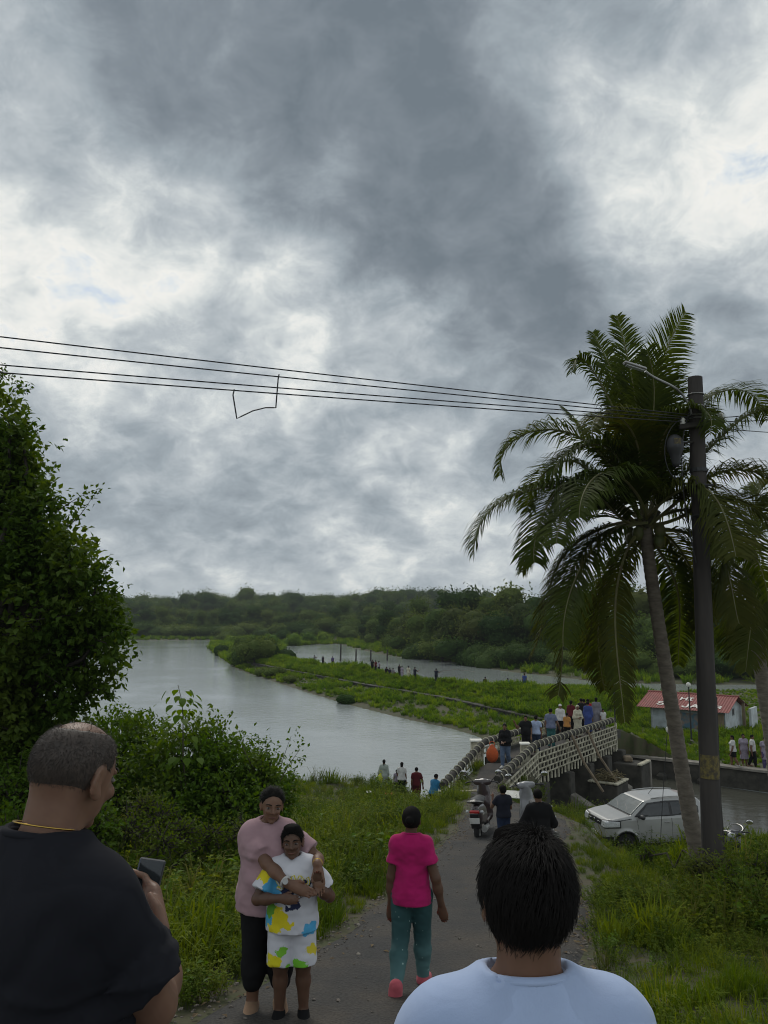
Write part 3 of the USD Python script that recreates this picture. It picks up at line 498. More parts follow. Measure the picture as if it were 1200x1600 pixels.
# ------------------------------------------------------------------ the tree and shrubs on the left
def crown_tree(name, label, cat, base, lobes, n, k, L, w, lm, r, spread=.16, trunk_r=.16, shell=.5, holes=.5, extra=(), group=None):
    """lobes: (px, py, radius px, depth) placed by eye, each at its own distance"""
    lob = []
    for px, py, rp, dp in lobes:
        c = W(px, py, dp); lob.append((c[0], c[1], c[2], rp / 1150 * dp))
    t = thing(name, label, cat, base, group=group); b = np.asarray(base)
    P, o = lobes_points(lob, n, r, shell); keep = meshkit.fbm(P * 1.6, 3, 2) + .1 * r.normal(size=n) > holes - .14; P, o = P[keep], o[keep]
    young = meshkit.fbm(P * 1.1 + 7, 2, 8) + .10 * r.normal(size=len(P)) > .56
    obj("crown", sprigs((P - b)[~young], o[~young], r, k, spread, L, w), lm, t)
    if young.any(): obj("crown", sprigs((P - b)[young], o[young], r, k, spread * .9, L * 1.12, w * 1.12), lm + "_young", t, label="lighter young leaf clumps")
    fork = b + (np.mean([l[:3] for l in lob], 0) - b) * .45; tr = [limb((0, 0, -.3), fork - b, trunk_r, trunk_r * .7, r, n=8, k=9)]
    for l in lob: tr.append(limb(fork - b + r.normal(size=3) * .05, np.array(l[:3]) - b, trunk_r * .45, .018, r, n=7, k=6))
    pick = r.choice(len(P), min(len(P), 420), replace=False)
    LC = np.array([l[:3] for l in lob])
    for q in pick:
        c = LC[np.argmin(((LC - P[q]) ** 2).sum(1))]; tr.append(tube(np.array([c, c * .45 + P[q] * .55 + r.normal(size=3) * .04, P[q] + o[q] * .06]) - b, [.012, .008, .003], 4, False))
    obj("trunk", join(tr), "bark", t)
    return t, b
r = np.random.default_rng(41)
d = 11.5
lob = [(-12, 640, 44, d), (-18, 715, 62, d + .3), (15, 660, 24, d - .3), (18, 700, 26, d), (2, 775, 60, d), (58, 815, 42, d - .4), (72, 862, 62, d - .2), (8, 885, 88, d + .5), (40, 965, 112, d - .1), (120, 960, 58, d - .5), (150, 915, 24, d - .6), (168, 960, 20, d - .6), (128, 1020, 62, d - .5), (150, 1075, 26, d - .5), (62, 1070, 72, d - .2), (100, 1092, 30, d - .6), (-5, 1120, 74, d - .3), (-60, 800, 120, d + .8), (-80, 960, 150, d + .8), (-60, 1100, 130, d + .5), (35, 1150, 34, d - .6), (-30, 1180, 60, d), (108, 882, 40, d - .6), (60, 775, 30, d - .4), (36, 690, 26, d - .3), (150, 1000, 44, d - .7), (30, 745, 34, d)]
t, b = crown_tree("lakeside_tree", "large dark leafy tree at the left edge above the bushes", "tree", (-6.6, 11.9, gz(-6.6, 11.9)), lob, 8600, 8, .115, .072, "tree_leaf", r, .15, .17, .62, .50)
tw, sp, so = [], [], []
for a, m_, c in [((88, 800), (110, 785), (132, 772)), ((95, 830), (122, 808), (146, 773)), ((140, 905), (160, 893), (172, 880)), ((160, 940), (178, 925), (190, 915)), ((165, 985), (182, 985), (192, 992)), ((20, 610), (30, 605), (40, 604)), ((150, 1040), (172, 1045), (183, 1055)), ((10, 590), (6, 586), (3, 580))]:
    p = np.array([W(*a, d - .4), W(*m_, d - .5), W(*c, d - .5)]); p = spline(p, 8); tw.append(tube(p - b, np.linspace(.012, .003, 8), 4, False)); k = r.integers(1, 8, 9); sp.append(p[k] + r.normal(size=(9, 3)) * .05); so.append(unit(np.repeat((p[-1] - p[0])[None], 9, 0) + r.normal(size=(9, 3)) * .3))
obj("twig", join(tw), "twig", t.GetPrim() if hasattr(t, "GetPrim") else t); obj("crown", sprigs(np.vstack(sp) - b, np.vstack(so), r, 5, .11, .085, .05), "tree_leaf", t)

lob = [(175, 1185, 60, 13.4), (220, 1165, 42, 13.8), (140, 1160, 32, 14.2), (190, 1130, 18, 14.6), (215, 1138, 16, 14.4), (235, 1225, 60, 12.8), (300, 1205, 74, 12.8), (345, 1230, 66, 12.6), (385, 1215, 48, 13), (410, 1240, 46, 12.6), (330, 1170, 38, 13), (290, 1270, 62, 12), (370, 1275, 50, 12), (430, 1262, 34, 12.6), (180, 1260, 60, 12.2)]
t, b = crown_tree("lakeside_shrub", "dense green shrub between the large left tree and the lake", "shrub", (-4.2, 13.2, gz(-4.2, 13.2)), lob, 4300, 8, .085, .05, "bush_leaf", r, .16, .05, .45, .44)
lob = [(60, 1215, 60, 11), (110, 1235, 50, 10.6), (20, 1250, 50, 10.4), (90, 1285, 50, 9.8), (150, 1300, 40, 10), (30, 1310, 46, 9.2)]
crown_tree("roadside_shrub", "low shrub at the left edge behind the balding man", "shrub", (-5.0, 10.4, gz(-5.0, 10.4)), lob, 1500, 8, .07, .042, "bush_leaf", r, .15, .04, .4, .42)
lob = [(250, 1280, 30, 10.6), (225, 1262, 24, 10.8), (285, 1300, 26, 10.4), (205, 1300, 30, 10.2), (330, 1305, 28, 10.6), (380, 1300, 26, 10.8), (255, 1315, 26, 10)]
crown_tree("flowering_weed", "pale tufted weed with seed heads in front of the shrub", "weed", (-3.3, 10.6, gz(-3.3, 10.6)), lob, 520, 7, .05, .028, "weed_leaf", r, .12, .02, .3, .3)
# big-leaved sapling in the shrub: each large leaf is a piece of its own
t = thing("broadleaf_sapling", "young tree with large bright hanging leaves rising out of the shrub", "sapling", sb := np.array((-3.75, 12.1, gz(-3.75, 12.1))))
stem = spline([sb, W(292, 1290, 12.1), W(286, 1180, 12.1), W(284, 1095, 12.1), W(278, 1070, 12.1)], 14)
obj("stem", tube(stem - sb, np.linspace(.03, .004, 14), 6), "twig", t)
for k in range(96):
    u = r.uniform(.34, .97); c = np.array([np.interp(u * 13, np.arange(14), stem[:, q]) for q in range(3)]); a = r.uniform(0, 6.28); wd = .1 + .42 * (1 - u); arm = np.array([math.cos(a), math.sin(a) * .8, r.uniform(-.15, .35)]) * wd * r.uniform(.5, 1.3) * 1.5
    L = r.uniform(.14, .23) * (1.15 - .45 * u); dr = unit(np.array([math.cos(a), math.sin(a), r.uniform(-1.5, -.25)])); q = c + arm - sb; s = unit(np.cross(dr, [0, 0, 1.])); n_ = unit(np.cross(s, dr))
    if n_[2] < 0: n_ = -n_
    pts = [q]; 
    for tt, ww in ((.1, .62), (.3, .95), (.55, .8), (.8, .38), (1.0, .0)):
        bow = -n_ * L * .18 * tt * tt
        pts += [q + dr * L * tt + bow] if ww == 0 else [q + dr * L * tt + bow + s * L * .40 * ww + n_ * L * .06, q + dr * L * tt + bow - n_ * .0, q + dr * L * tt + bow - s * L * .40 * ww + n_ * L * .06]
    F_ = [(0, 1, 2), (0, 2, 3)]
    for g in range(3): i0 = 1 + g * 3; F_ += [(i0, i0 + 3, i0 + 4), (i0, i0 + 4, i0 + 1), (i0 + 1, i0 + 4, i0 + 5), (i0 + 1, i0 + 5, i0 + 2)]
    F_ += [(10, 13, 11), (11, 13, 12)]
    obj("leaf", (np.array(pts), np.array(F_)), "big_leaf", t, smooth=True)
# thin sapling leaning over the water
t = thing("thin_sapling", "thin twiggy sapling with sparse leaves beside the shrub over the lake", "sapling", sb := np.array((-2.0, 12.8, gz(-2.0, 12.8))))
tw, C, O = [], [], []
for a, m_, c in [((415, 1330), (430, 1230), (455, 1150)), ((425, 1262), (440, 1215), (468, 1172)), ((418, 1300), (405, 1215), (392, 1150)), ((420, 1290), (450, 1235), (462, 1200)), ((405, 1215), (385, 1180), (378, 1152)), ((430, 1230), (420, 1190), (415, 1160))]:
    p = spline([W(*a, 12.8), W(*m_, 12.8 + r.normal() * .2), W(*c, 12.8 + r.normal() * .3)], 10); tw.append(tube(p - sb, np.linspace(.014, .003, 10), 5)); k = r.integers(3, 10, 16); C.append(p[k] + r.normal(size=(16, 3)) * .06); O.append(unit(np.repeat((p[-1] - p[0])[None], 16, 0) + r.normal(size=(16, 3)) * .5))
obj("stem", join(tw), "twig", t); obj("foliage", sprigs(np.vstack(C) - sb, np.vstack(O), r, 4, .12, .075, .042), "bush_leaf", t)
# taller weeds on the right under the pole
lob = [(1125, 1362, 22, 10.6), (1192, 1372, 30, 10.4), (1090, 1358, 16, 10.8), (1150, 1390, 28, 10), (1010, 1338, 12, 13)]
crown_tree("roadside_weed", "tall leafy weeds around the foot of the electric pole", "weed", (5.4, 11.0, gz(5.4, 11)), lob, 560, 7, .075, .03, "weed_leaf", r, .15, .02, .3, .3)

# ------------------------------------------------------------------ coconut palms
def frond(r, pts, n_pairs=64, L=.62, w=.026, sag=.75, lm="palm_leaf", thin=1.0):
    c = spline(pts, 40); t = unit(np.gradient(c, axis=0)); ms = []
    rib = tube(c, np.linspace(.034, .005, 40) * thin, 5)
    ul = np.linspace(.16, .99, n_pairs); k = ul * 39; P = np.stack([np.interp(k, np.arange(40), c[:, q]) for q in range(3)], 1); T = unit(np.stack([np.interp(k, np.arange(40), t[:, q]) for q in range(3)], 1))
    side = np.cross(T, [0, 0, 1.]); bad = np.linalg.norm(side, axis=1) < .25; side = unit(side + bad[:, None] * np.array([.3, .5, 0])); V_, F_, n = [], [], 0
    up = unit(np.cross(side, T))
    if sag < .4: side = unit(np.array([1, .35, 0]) - T * (T @ np.array([1, .35, 0]))[:, None]); up = unit(np.cross(side, T))
    for sg in (-1, 1):
        ln = (L * np.sin(np.pi * np.clip(ul * .86 + .12, 0, 1)) ** .6 * r.uniform(.85, 1.1, n_pairs))[:, None]; d0 = unit(side * sg * 1.0 + T * r.uniform(.45, .85, (n_pairs, 1)) + up * r.uniform(.05, .35, (n_pairs, 1)))
        g = np.array([0, 0, -1.]); s1 = sag * r.uniform(.6, 1.35, (n_pairs, 1))
        q0 = P; d1 = unit(d0 + g * s1 * .5); q1 = q0 + d0 * ln * .35; q2 = q1 + d1 * ln * .35; q3 = q2 + unit(d0 + g * s1 * 1.5) * ln * .32
        ww = w * r.uniform(.8, 1.15, (n_pairs, 1)); s = unit(np.cross(d0, up)); 
        v = np.stack([q0 - s * ww * .3, q0 + s * ww * .3, q1 - s * ww * .5, q1 + s * ww * .5, q2 - s * ww * .4, q2 + s * ww * .4, q3], 1).reshape(-1, 3)
        V_.append(v); F_.append((np.arange(n_pairs)[:, None, None] * 7 + np.array([[0, 1, 3], [0, 3, 2], [2, 3, 5], [2, 5, 4], [4, 5, 6]])).reshape(-1, 3) + n); n += len(v)
    return (np.vstack(V_), np.vstack(F_)), rib
def palm(label, trunk_px, depth, fronds, r, r0=.135, nuts=True, sc=1.0, group=None):
    tp = spline([W(a, b, depth) for a, b in trunk_px], 40); base = tp[0].copy(); base[2] = gz(base[0], base[1]); t = thing("coconut_palm", label, "palm tree", base, group=group)
    tp[0, 2] = base[2] - .25; rad = np.interp(np.linspace(0, 1, 40), [0, .08, .3, 1], [r0 * 1.15, r0, r0 * .88, r0 * .72]); tp2 = spline(tp, 150); rad = np.interp(np.linspace(0, 1, 150), np.linspace(0, 1, 40), rad) * (1 + .035 * np.sign(np.sin(np.arange(150) * 2.1)))
    obj("trunk", tube(tp2 - base, rad, 14), "palm_trunk", t, smooth=40)
    top = tp[-1]
    for pts, tipdepth, lm, L, *sg_ in fronds:
        m = len(pts); p = [top + r.normal(size=3) * .05] + [W(a, b, depth + tipdepth * (q + 1) / m) for q, (a, b) in enumerate(pts)]
        lv, rib = frond(r, p, 124, L * sc * 1.32, .029 * sc, sag=(sg_ or [.75])[0], lm=lm); f_ = obj("frond", rib_shift(rib, base), "palm_rib", t); obj("leaflets", rib_shift(lv, base), lm, f_)
    if nuts:
        for k in range(9):
            a = r.uniform(0, 6.28); c = top - base + np.array([math.cos(a) * .26, math.sin(a) * .26, -.22 + r.uniform(-.12, .1)]); obj("coconut", move(lathe([(0.001, -.13), (.07, -.09), (.10, 0), (.075, .09), (0.001, .125)], n=9), c, rx=r.normal() * .4), "coconut", t, smooth=True)
        fib = [tube(np.array([top - base + rdir(1, r)[0] * .1, top - base + rdir(1, r)[0] * [.28, .28, .2] + [0, 0, .1]]), [.05, .02], 6) for _ in range(24)]; obj("leaf_base", join(fib), "twig", t)
    return t
def rib_shift(m, b): return np.asarray(m[0]) - b, m[1]
r = np.random.default_rng(77); G, O_ = "palm_leaf", "palm_old"
FR = [([(1012, 700), (1028, 590), (1072, 486)], .3, G, .56, .2), ([(1000, 690), (985, 580), (963, 492)], -.2, G, .50, .2), ([(990, 690), (960, 590), (925, 518)], .5, G, .50, .25), ([(985, 700), (945, 610), (905, 560), (893, 585)], -.3, G, .5), ([(960, 740), (915, 680), (876, 634)], 1.2, G, .25),
      ([(950, 720), (870, 672), (800, 690), (783, 745)], .2, G, .68), ([(930, 770), (850, 762), (775, 790), (740, 868)], -.4, G, .72), ([(940, 790), (880, 800), (838, 850), (816, 895)], .6, G, .6), ([(930, 830), (880, 870), (850, 960), (830, 1025)], .2, O_, .62), ([(950, 830), (905, 870), (880, 980), (872, 1088)], -.6, O_, .68), ([(985, 850), (964, 920), (964, 1020), (976, 1130)], -1.2, O_, .36),
      ([(1050, 690), (1100, 625), (1160, 610), (1198, 660)], .6, G, .72), ([(1070, 740), (1130, 680), (1190, 640), (1240, 650)], -.3, G, .7), ([(1080, 765), (1140, 735), (1200, 745), (1250, 790)], -.9, O_, .72), ([(1080, 800), (1150, 780), (1205, 820), (1235, 880)], -.5, O_, .70), ([(1060, 830), (1110, 850), (1140, 905), (1155, 975)], -.8, O_, .62), ([(1045, 840), (1075, 880), (1090, 930), (1094, 985)], .8, O_, .5), ([(1030, 860), (1055, 910), (1062, 970), (1060, 1040)], 1.2, G, .45),
      ([(1000, 720), (985, 670), (950, 645), (925, 680)], -1.4, O_, .58), ([(1030, 720), (1050, 660), (1085, 640), (1110, 680)], -1.2, G, .6), ([(960, 800), (925, 770), (890, 790), (870, 850)], -1.6, G, .66), ([(1000, 780), (960, 740), (925, 750), (905, 810)], -1.7, G, .62), ([(1040, 780), (1090, 760), (1130, 800), (1150, 870)], -1.7, O_, .66), ([(980, 870), (950, 900), (925, 970), (915, 1040)], 1.3, G, .56), ([(1010, 720), (1020, 640), (1045, 590)], 1.0, G, .5), ([(1060, 770), (1120, 800), (1175, 860), (1200, 940)], 1.2, G, .62), ([(940, 760), (890, 720), (850, 740), (825, 800)], 1.3, G, .62), ([(1000, 690), (985, 600), (950, 560)], .9, G, .7, .3), ([(1015, 690), (1022, 610), (1010, 545)], -.6, G, .66, .2), ([(955, 780), (900, 750), (850, 800), (835, 880)], -1.0, G, .66), ([(960, 830), (925, 860), (890, 930), (880, 1010)], -1.2, G, .62), ([(1045, 700), (1080, 640), (1120, 650)], .2, G, .6, .4), ([(1050, 800), (1090, 800), (1125, 860), (1135, 950)], .3, G, .66), ([(985, 760), (950, 700), (900, 700), (865, 760)], -.6, G, .62), ([(970, 860), (940, 930), (935, 1010), (945, 1080)], .8, O_, .5)]
palm("tall coconut palm with drooping fronds beside the electric pole", [(1094, 1348), (1070, 1230), (1052, 1120), (1036, 1020), (1022, 930), (1012, 860), (1008, 818)], 12.3, FR, r)
FR2 = [([(1160, 860), (1130, 880), (1110, 940), (1105, 1000)], -.5, G, .5), ([(1190, 870), (1185, 920), (1172, 990), (1165, 1050)], -1, O_, .5), ([(1195, 850), (1230, 900), (1250, 1000)], -.5, G, .7), ([(1150, 830), (1120, 820), (1090, 880), (1080, 950)], .8, G, .6), ([(1180, 800), (1190, 760), (1230, 750)], 0, G, .7), ([(1175, 860), (1150, 930), (1145, 990), (1142, 1030)], .9, G, .5), ([(1215, 870), (1220, 960), (1200, 1060)], .5, O_, .6)]
palm("second coconut palm at the right edge behind the pole, mostly hanging fronds", [(1212, 1210), (1200, 1120), (1185, 1020), (1176, 930), (1172, 860)], 19.0, [([(a, b) for a, b in f[0]], f[1], f[2], f[3]) for f in FR2], r, .2, False, 1.4)

# ------------------------------------------------------------------ shapes from distance fields
def surface_net(f, lo, hi, h, block=8):
    """closed smooth mesh of f = 0; f takes (n, 3) points. Only blocks near the surface are evaluated finely."""
    lo = np.asarray(lo, float); n = (np.ceil((np.asarray(hi) - lo) / h / block).astype(int) + 1) * block
    nb = n // block; bi = np.stack(np.meshgrid(*[np.arange(k) for k in nb], indexing="ij"), -1).reshape(-1, 3)
    c = lo + (bi * block + (block - 1) / 2) * h; d = f(c); near = np.abs(d) < h * block * .87 * 1.35
    G_ = np.empty(n, np.float32); G4 = G_.reshape(nb[0], block, nb[1], block, nb[2], block); G4[...] = d.reshape(nb)[:, None, :, None, :, None]
    o = np.stack(np.meshgrid(*[np.arange(block)] * 3, indexing="ij"), -1).reshape(-1, 3)
    nbk = bi[near]
    for s in range(0, len(nbk), 400):
        b = nbk[s:s + 400]; ijk = (b[:, None] * block + o).reshape(-1, 3); G_[ijk[:, 0], ijk[:, 1], ijk[:, 2]] = f(lo + ijk * h)
    S = G_ < 0; A = [S[a:S.shape[0] - 1 + a, b:S.shape[1] - 1 + b, c_:S.shape[2] - 1 + c_] for a in (0, 1) for b in (0, 1) for c_ in (0, 1)]
    cnt = sum(a.astype(np.int8) for a in A); act = (cnt > 0) & (cnt < 8); cell = np.argwhere(act); idx = -np.ones(act.shape, np.int64); idx[act] = np.arange(len(cell))
    corners = np.array(list(np.ndindex(2, 2, 2))); val = np.stack([G_[cell[:, 0] + a, cell[:, 1] + b, cell[:, 2] + c_] for a, b, c_ in corners], 1)
    acc = np.zeros((len(cell), 3)); m = np.zeros(len(cell))
    for a in range(8):
        for b in range(a + 1, 8):
            if np.abs(corners[a] - corners[b]).sum() == 1:
                va, vb = val[:, a], val[:, b]; x = (va < 0) != (vb < 0); t = np.where(x, va / np.where(x, va - vb, 1), 0)
                acc += np.where(x[:, None], corners[a] + t[:, None] * (corners[b] - corners[a]), 0); m += x
    V_ = lo + (cell + acc / m[:, None]) * h; F_ = []
    for ax in range(3):
        u, w = [(1, 2), (2, 0), (0, 1)][ax]; a = [slice(None)] * 3; b = [slice(None)] * 3; a[ax] = slice(0, -1); b[ax] = slice(1, None)
        x = S[tuple(a)] != S[tuple(b)]; e = np.argwhere(x); e = e[(e[:, u] > 0) & (e[:, w] > 0) & (e[:, u] < S.shape[u] - 1) & (e[:, w] < S.shape[w] - 1)]
        inside = S[e[:, 0], e[:, 1], e[:, 2]]; q = []
        for du, dw_ in ((1, 1), (0, 1), (0, 0), (1, 0)):
            k = e.copy(); k[:, u] -= du; k[:, w] -= dw_; q.append(idx[k[:, 0], k[:, 1], k[:, 2]])
        q = np.stack(q, 1); q[~inside] = q[~inside][:, ::-1]; F_.append(np.concatenate([q[:, [0, 1, 2]], q[:, [0, 2, 3]]]))
    return V_, np.concatenate(F_)
def smin(a, b, k):
    h = np.clip(.5 + .5 * (b - a) / k, 0, 1); return b * (1 - h) + a * h - k * h * (1 - h)
def smax(a, b, k): return -smin(-a, -b, k)
def cone(p, a, b, ra, rb, flat=None):
    """distance to a tapering rounded limb from a to b; flat = (direction, factor) squeezes it"""
    a, b = np.asarray(a, float), np.asarray(b, float); q = p - a; k = 1.0
    if flat is not None:
        d = np.asarray(flat[0], float); k = flat[1]; d = d / np.linalg.norm(d); q = q + ((q @ d) * (1 / k - 1))[:, None] * d; b = b + d * ((b - a) @ d) * (1 / k - 1)
    ab = b - a; t = np.clip((q @ ab) / max(ab @ ab, 1e-9), 0, 1); d = np.sqrt(((q - t[:, None] * ab) ** 2).sum(1)) - (ra + (rb - ra) * t)
    return d if k >= 1 else d * (k + (1 - k) * .45)
def ell(p, c, r, R_=None):
    q = p - np.asarray(c); q = q @ R_ if R_ is not None else q; r = np.asarray(r, float); k = np.sqrt(((q / r) ** 2).sum(1)); return (k - 1) * r.min() * np.where(k < 1, 1, 1.15)
def sbox(p, c, h, r=.01):
    q = np.abs(p - np.asarray(c)) - np.asarray(h) + r; return np.sqrt((np.maximum(q, 0) ** 2).sum(1)) + np.minimum(q.max(1), 0) - r
def poly_sdf(poly, u, v):
    P_ = Polygon(poly); pts = shapely.points(u, v); d = shapely.distance(P_.exterior, pts); return np.where(shapely.contains_xy(P_, u, v), -d, d)
def on_ground(px, py):
    """where the sight line through a pixel meets the ground"""
    ds = np.r_[np.arange(2, 60, .05), np.arange(60, 300, .5)]; P_ = np.array([W(px, py, d) for d in ds]); g = ground(P_[:, 0], P_[:, 1]); k = np.argmax(P_[:, 2] < np.maximum(g, 0)); return np.array([P_[k, 0], P_[k, 1], max(g[k], 0)])

mat("white_paint", (.66, .65, .60), (.50, .48, .42), rough=.7, scale=9, lo=.4, hi=.8)
mat("black_rubber", (.022, .022, .022), rough=.85)
mat("black_plastic", (.016, .016, .017), rough=.45)
mat("chrome", (.75, .75, .75), rough=.15, metal=1.0)
mat("steel", (.38, .38, .37), (.25, .24, .23), rough=.4, metal=.8)
mat("silver_paint", (.33, .33, .32), (.31, .31, .30), rough=.38, scale=1.2, metal=.25, coat=.6)
mat("dark_glass", (.012, .014, .015), rough=.04, spec=.8)
mat("screen_glass", (.085, .105, .105), rough=.18, spec=.35)
mat("lamp_glass", (.55, .57, .58), (.35, .36, .37), rough=.08, scale=30, spec=.8, coat=1)
mat("plate_white", (.75, .75, .72), rough=.5)
mat("red_lamp", (.42, .018, .015), rough=.15, coat=1)
mat("red_roof", (.27, .075, .065), (.19, .06, .05), rough=.7, scale=2.5, bump=.2)
mat("white_letter", (.75, .74, .70), (.6, .56, .5), rough=.8, scale=14)
mat("shed_wall", (.34, .38, .40), (.20, .22, .22), rough=.9, scale=1.6, lo=.38, hi=.7, bump=.3)
mat("shed_white", (.50, .54, .56), (.36, .38, .38), rough=.9, scale=2, bump=.2)
mat("shed_mural", (.06, .12, .16), (.20, .14, .10), rough=.9, scale=1.9, lo=.42, hi=.6)
mat("pole_wood", (.030, .026, .024), (.052, .045, .040), rough=.95, scale=5, stretch=(1, 1, .12), bump=.6, bscale=30, bdist=.012)
mat("yellow_mark", (.17, .135, .04), (.06, .05, .035), rough=.9, scale=18, lo=.38, hi=.62)
mat("wire", (.03, .03, .032), rough=.6)
mat("straw", (.24, .20, .10), (.15, .12, .06), rough=.95, scale=20, island=.3)
mat("wood", (.22, .17, .11), (.13, .10, .07), rough=.9, scale=5, stretch=(1, 1, .2))
mat("bamboo", (.52, .46, .32), (.40, .35, .24), rough=.7)
mat("orange_cloth", (.55, .10, .02), (.40, .07, .02), rough=.8)
mat("far_plaster", (.40, .40, .38), (.30, .30, .28), rough=.9, scale=.4)

# ------------------------------------------------------------------ embankment wall and channel wall
def wall_mesh(line, thick, z0, z1, step=.6, wob=.04, r=rng):
    L_ = LineString(line); d = np.arange(0, L_.length, step); c = np.array([L_.interpolate(q).coords[0] for q in d]); t = unit(np.gradient(c, axis=0)); nrm = np.stack([-t[:, 1], t[:, 0]], 1); w1 = r.normal(size=(len(c), 2)) * wob
    sec = []
    for s, z in ((-.5, z0), (-.5, z1), (.5, z1), (.5, z0)): sec.append(np.c_[c + nrm * (s * thick + w1[:, :1] * (z == z1) * .5), np.full(len(c), z) + (w1[:, 1] if z == z1 else 0)])
    S_ = np.stack(sec, 1); v = S_.reshape(-1, 3); n = len(c); i, j = np.meshgrid(np.arange(n - 1), np.arange(4), indexing="ij"); j2 = (j + 1) % 4
    f = np.concatenate([np.stack([i * 4 + j, i * 4 + j2, i * 4 + 4 + j2], -1).reshape(-1, 3), np.stack([i * 4 + j, i * 4 + 4 + j2, i * 4 + 4 + j], -1).reshape(-1, 3), [[0, 2, 1], [0, 3, 2]], [[4 * n - 4, 4 * n - 3, 4 * n - 2], [4 * n - 4, 4 * n - 2, 4 * n - 1]]])
    return v, f
t = thing("embankment_wall", "long low mossy wall along the lake side of the embankment", "wall")
obj("wall_body", wall_mesh([tuple(c) for c in WALL_TOP], .5, -.4, .84), "mossy_concrete", t)
obj("coping", wall_mesh([tuple(c) for c in WALL_TOP], .62, .842, .92, wob=.02), "mossy_concrete", t)
t = thing("channel_wall", "dark stone retaining wall on the far side of the channel", "wall")
line = [(10.4, 38.9)] + [tuple(c) for c in CW]
obj("wall_body", wall_mesh(line, .5, -.6, .86), "dark_stone", t); obj("coping", wall_mesh(line, .6, .862, .97, wob=.015), "grey_concrete", t)
for k in range(3):
    p = np.array(CW[0]) * (1 - k * .3) + np.array(CW[1]) * k * .3 + [-.35, -.35]
    obj("fallen_stone", move(box(.6, .45, .5, r=.1), (p[0], p[1], .05), rz=k), "dark_stone", t)

# ------------------------------------------------------------------ bridge
RP = np.array([(3.8, 25.7, 2.62), (5.9, 29.8, 3.05), (11.2, 37.0, 3.05)]); LP = np.array([(2.0, 26.2, 2.32), (4.0, 30.5, 3.05), (9.3, 38.2, 3.05)])
t = thing("bridge", "narrow footbridge with white lattice railings and dark ringed top rails", "bridge")
deck = Polygon([tuple(RP[1][:2]), tuple(RP[2][:2] + (.6, .8)), tuple(LP[2][:2] + (.6, .8)), tuple(LP[1][:2])]); dk = trimesh.creation.extrude_polygon(deck.buffer(-.02), .38, engine="earcut"); dk.apply_translation((0, 0, 2.10)); obj("deck", dk, "dark_stone", t)
top = trimesh.creation.extrude_polygon(deck.buffer(-.06), .02, engine="earcut"); top.apply_translation((0, 0, 2.483)); obj("deck_surface", top, "asphalt", t)
def railing(P_, side):
    rail = obj("top_rail", tube(np.vstack([np.linspace(P_[0], P_[1], 8)[:-1], np.linspace(P_[1], P_[2], 16)]), .125, 12), "rail_dark", t, smooth=50, label="thick dark top rail " + ("on the channel side" if side > 0 else "on the lake side"))
    segs = [(P_[0], P_[1], .46), (P_[1], P_[2], .40)]; lat = []
    for q, (a, b, st) in enumerate(segs):
        L_ = np.linalg.norm(b - a); d = (b - a) / L_; dh = unit(d * [1, 1, 0]); out = np.array([dh[1], -dh[0], 0]) * side; n = int(L_ / st)
        for k in range(n):
            c = a + d * (k + .5) * st; u = np.array([-d[0] * d[2], -d[1] * d[2], 1 - d[2] ** 2]); u /= np.linalg.norm(u); aa = np.linspace(-.5, 3.5, 11)
            obj("hoop", tube(c + .15 * (np.cos(aa)[:, None] * out + np.sin(aa)[:, None] * u), .022, 5), "cream_paint", rail)
        rows_ = 5 if side > 0 else 2
        for k in range(rows_):
            dz = .26 + k * .21; e = a.copy(), b.copy(); low = max(0, 1 - q)
            p0, p1 = a + out * .13 - [0, 0, dz], b + out * .13 - [0, 0, dz]
            if q == 0:                                    # the ramp's rails run into the ground
                s0 = 0.0 if k == 0 else min(.8, k * .17); p0 = p0 + (p1 - p0) * s0
            obj("lattice_rail", tube(np.array([p0, (p0 + p1) / 2, p1]), .036, 5), "cream_paint", t)
            m = int(L_ / .34)
            for j in range(m):
                u = (j + .5 + .5 * (k % 2)) / m
                if u > .99 or (q == 0 and u < (0.06 if k == 0 else min(.8, k * .17))): continue
                c = a + (b - a) * u + out * .13 - [0, 0, dz + .105]
                if k < rows_ - 1: lat.append(move(box(.06, .05, .21), c, rz=math.atan2(d[1], d[0])))
                elif side > 0: lat.append(move(box(.085, .05, .24 + .08 * ((j * 7) % 3)), c - [0, 0, .07], rz=math.atan2(d[1], d[0])))
        if q == 1:
            m = int(L_ / 2.3)
            for j in range(m + 1):
                c = a + (b - a) * j / m + out * .09; obj("post", move(box(.10, .10, 1.35 if side > 0 else 1.0, r=.012), (c[0], c[1], 2.92 - (.675 if side > 0 else .5)), rz=math.atan2(d[1], d[0])), "cream_paint", t)
            w_ = np.array([a - out * .13, b - out * .13]); c = w_.mean(0); obj("parapet", move(box(L_, .08, .5 if side > 0 else .4), (c[0], c[1], 2.42 if side > 0 else 2.42), rz=math.atan2(d[1], d[0])), "mossy_concrete", t)
        else:
            c = (a + b) / 2; 
            if side > 0: obj("ramp_wall", move(box(L_ * .62, .16, 1.1), (a + (b - a) * .69)[:3] - out * .02 - [0, 0, .95], rz=math.atan2(d[1], d[0]), ry=0), "mossy_concrete", t)
    tag(obj("lattice", join(lat), "cream_paint", t), kind="stuff")
railing(RP, 1); railing(LP, -1)
for (x, y, s) in ((5.55, 30.0, .34), (3.72, 30.75, .42)):
    p_ = obj("pillar", box(s, s, 1.0, (x, y, 2.55), .015), "cream_paint", t); obj("cap", box(s + .06, s + .06, .07, (x, y, 3.088), .012), "white_paint", p_)
for s in (.36, .56):                                        # props leaning on the channel side
    a = RP[1] + (RP[2] - RP[1]) * s; obj("prop", tube(np.array([a + [.16, -.12, .02], a + [.55, -.45, -1.05], a + [1.15, -1.0, -2.1]]), .055, 6), "wood", t)
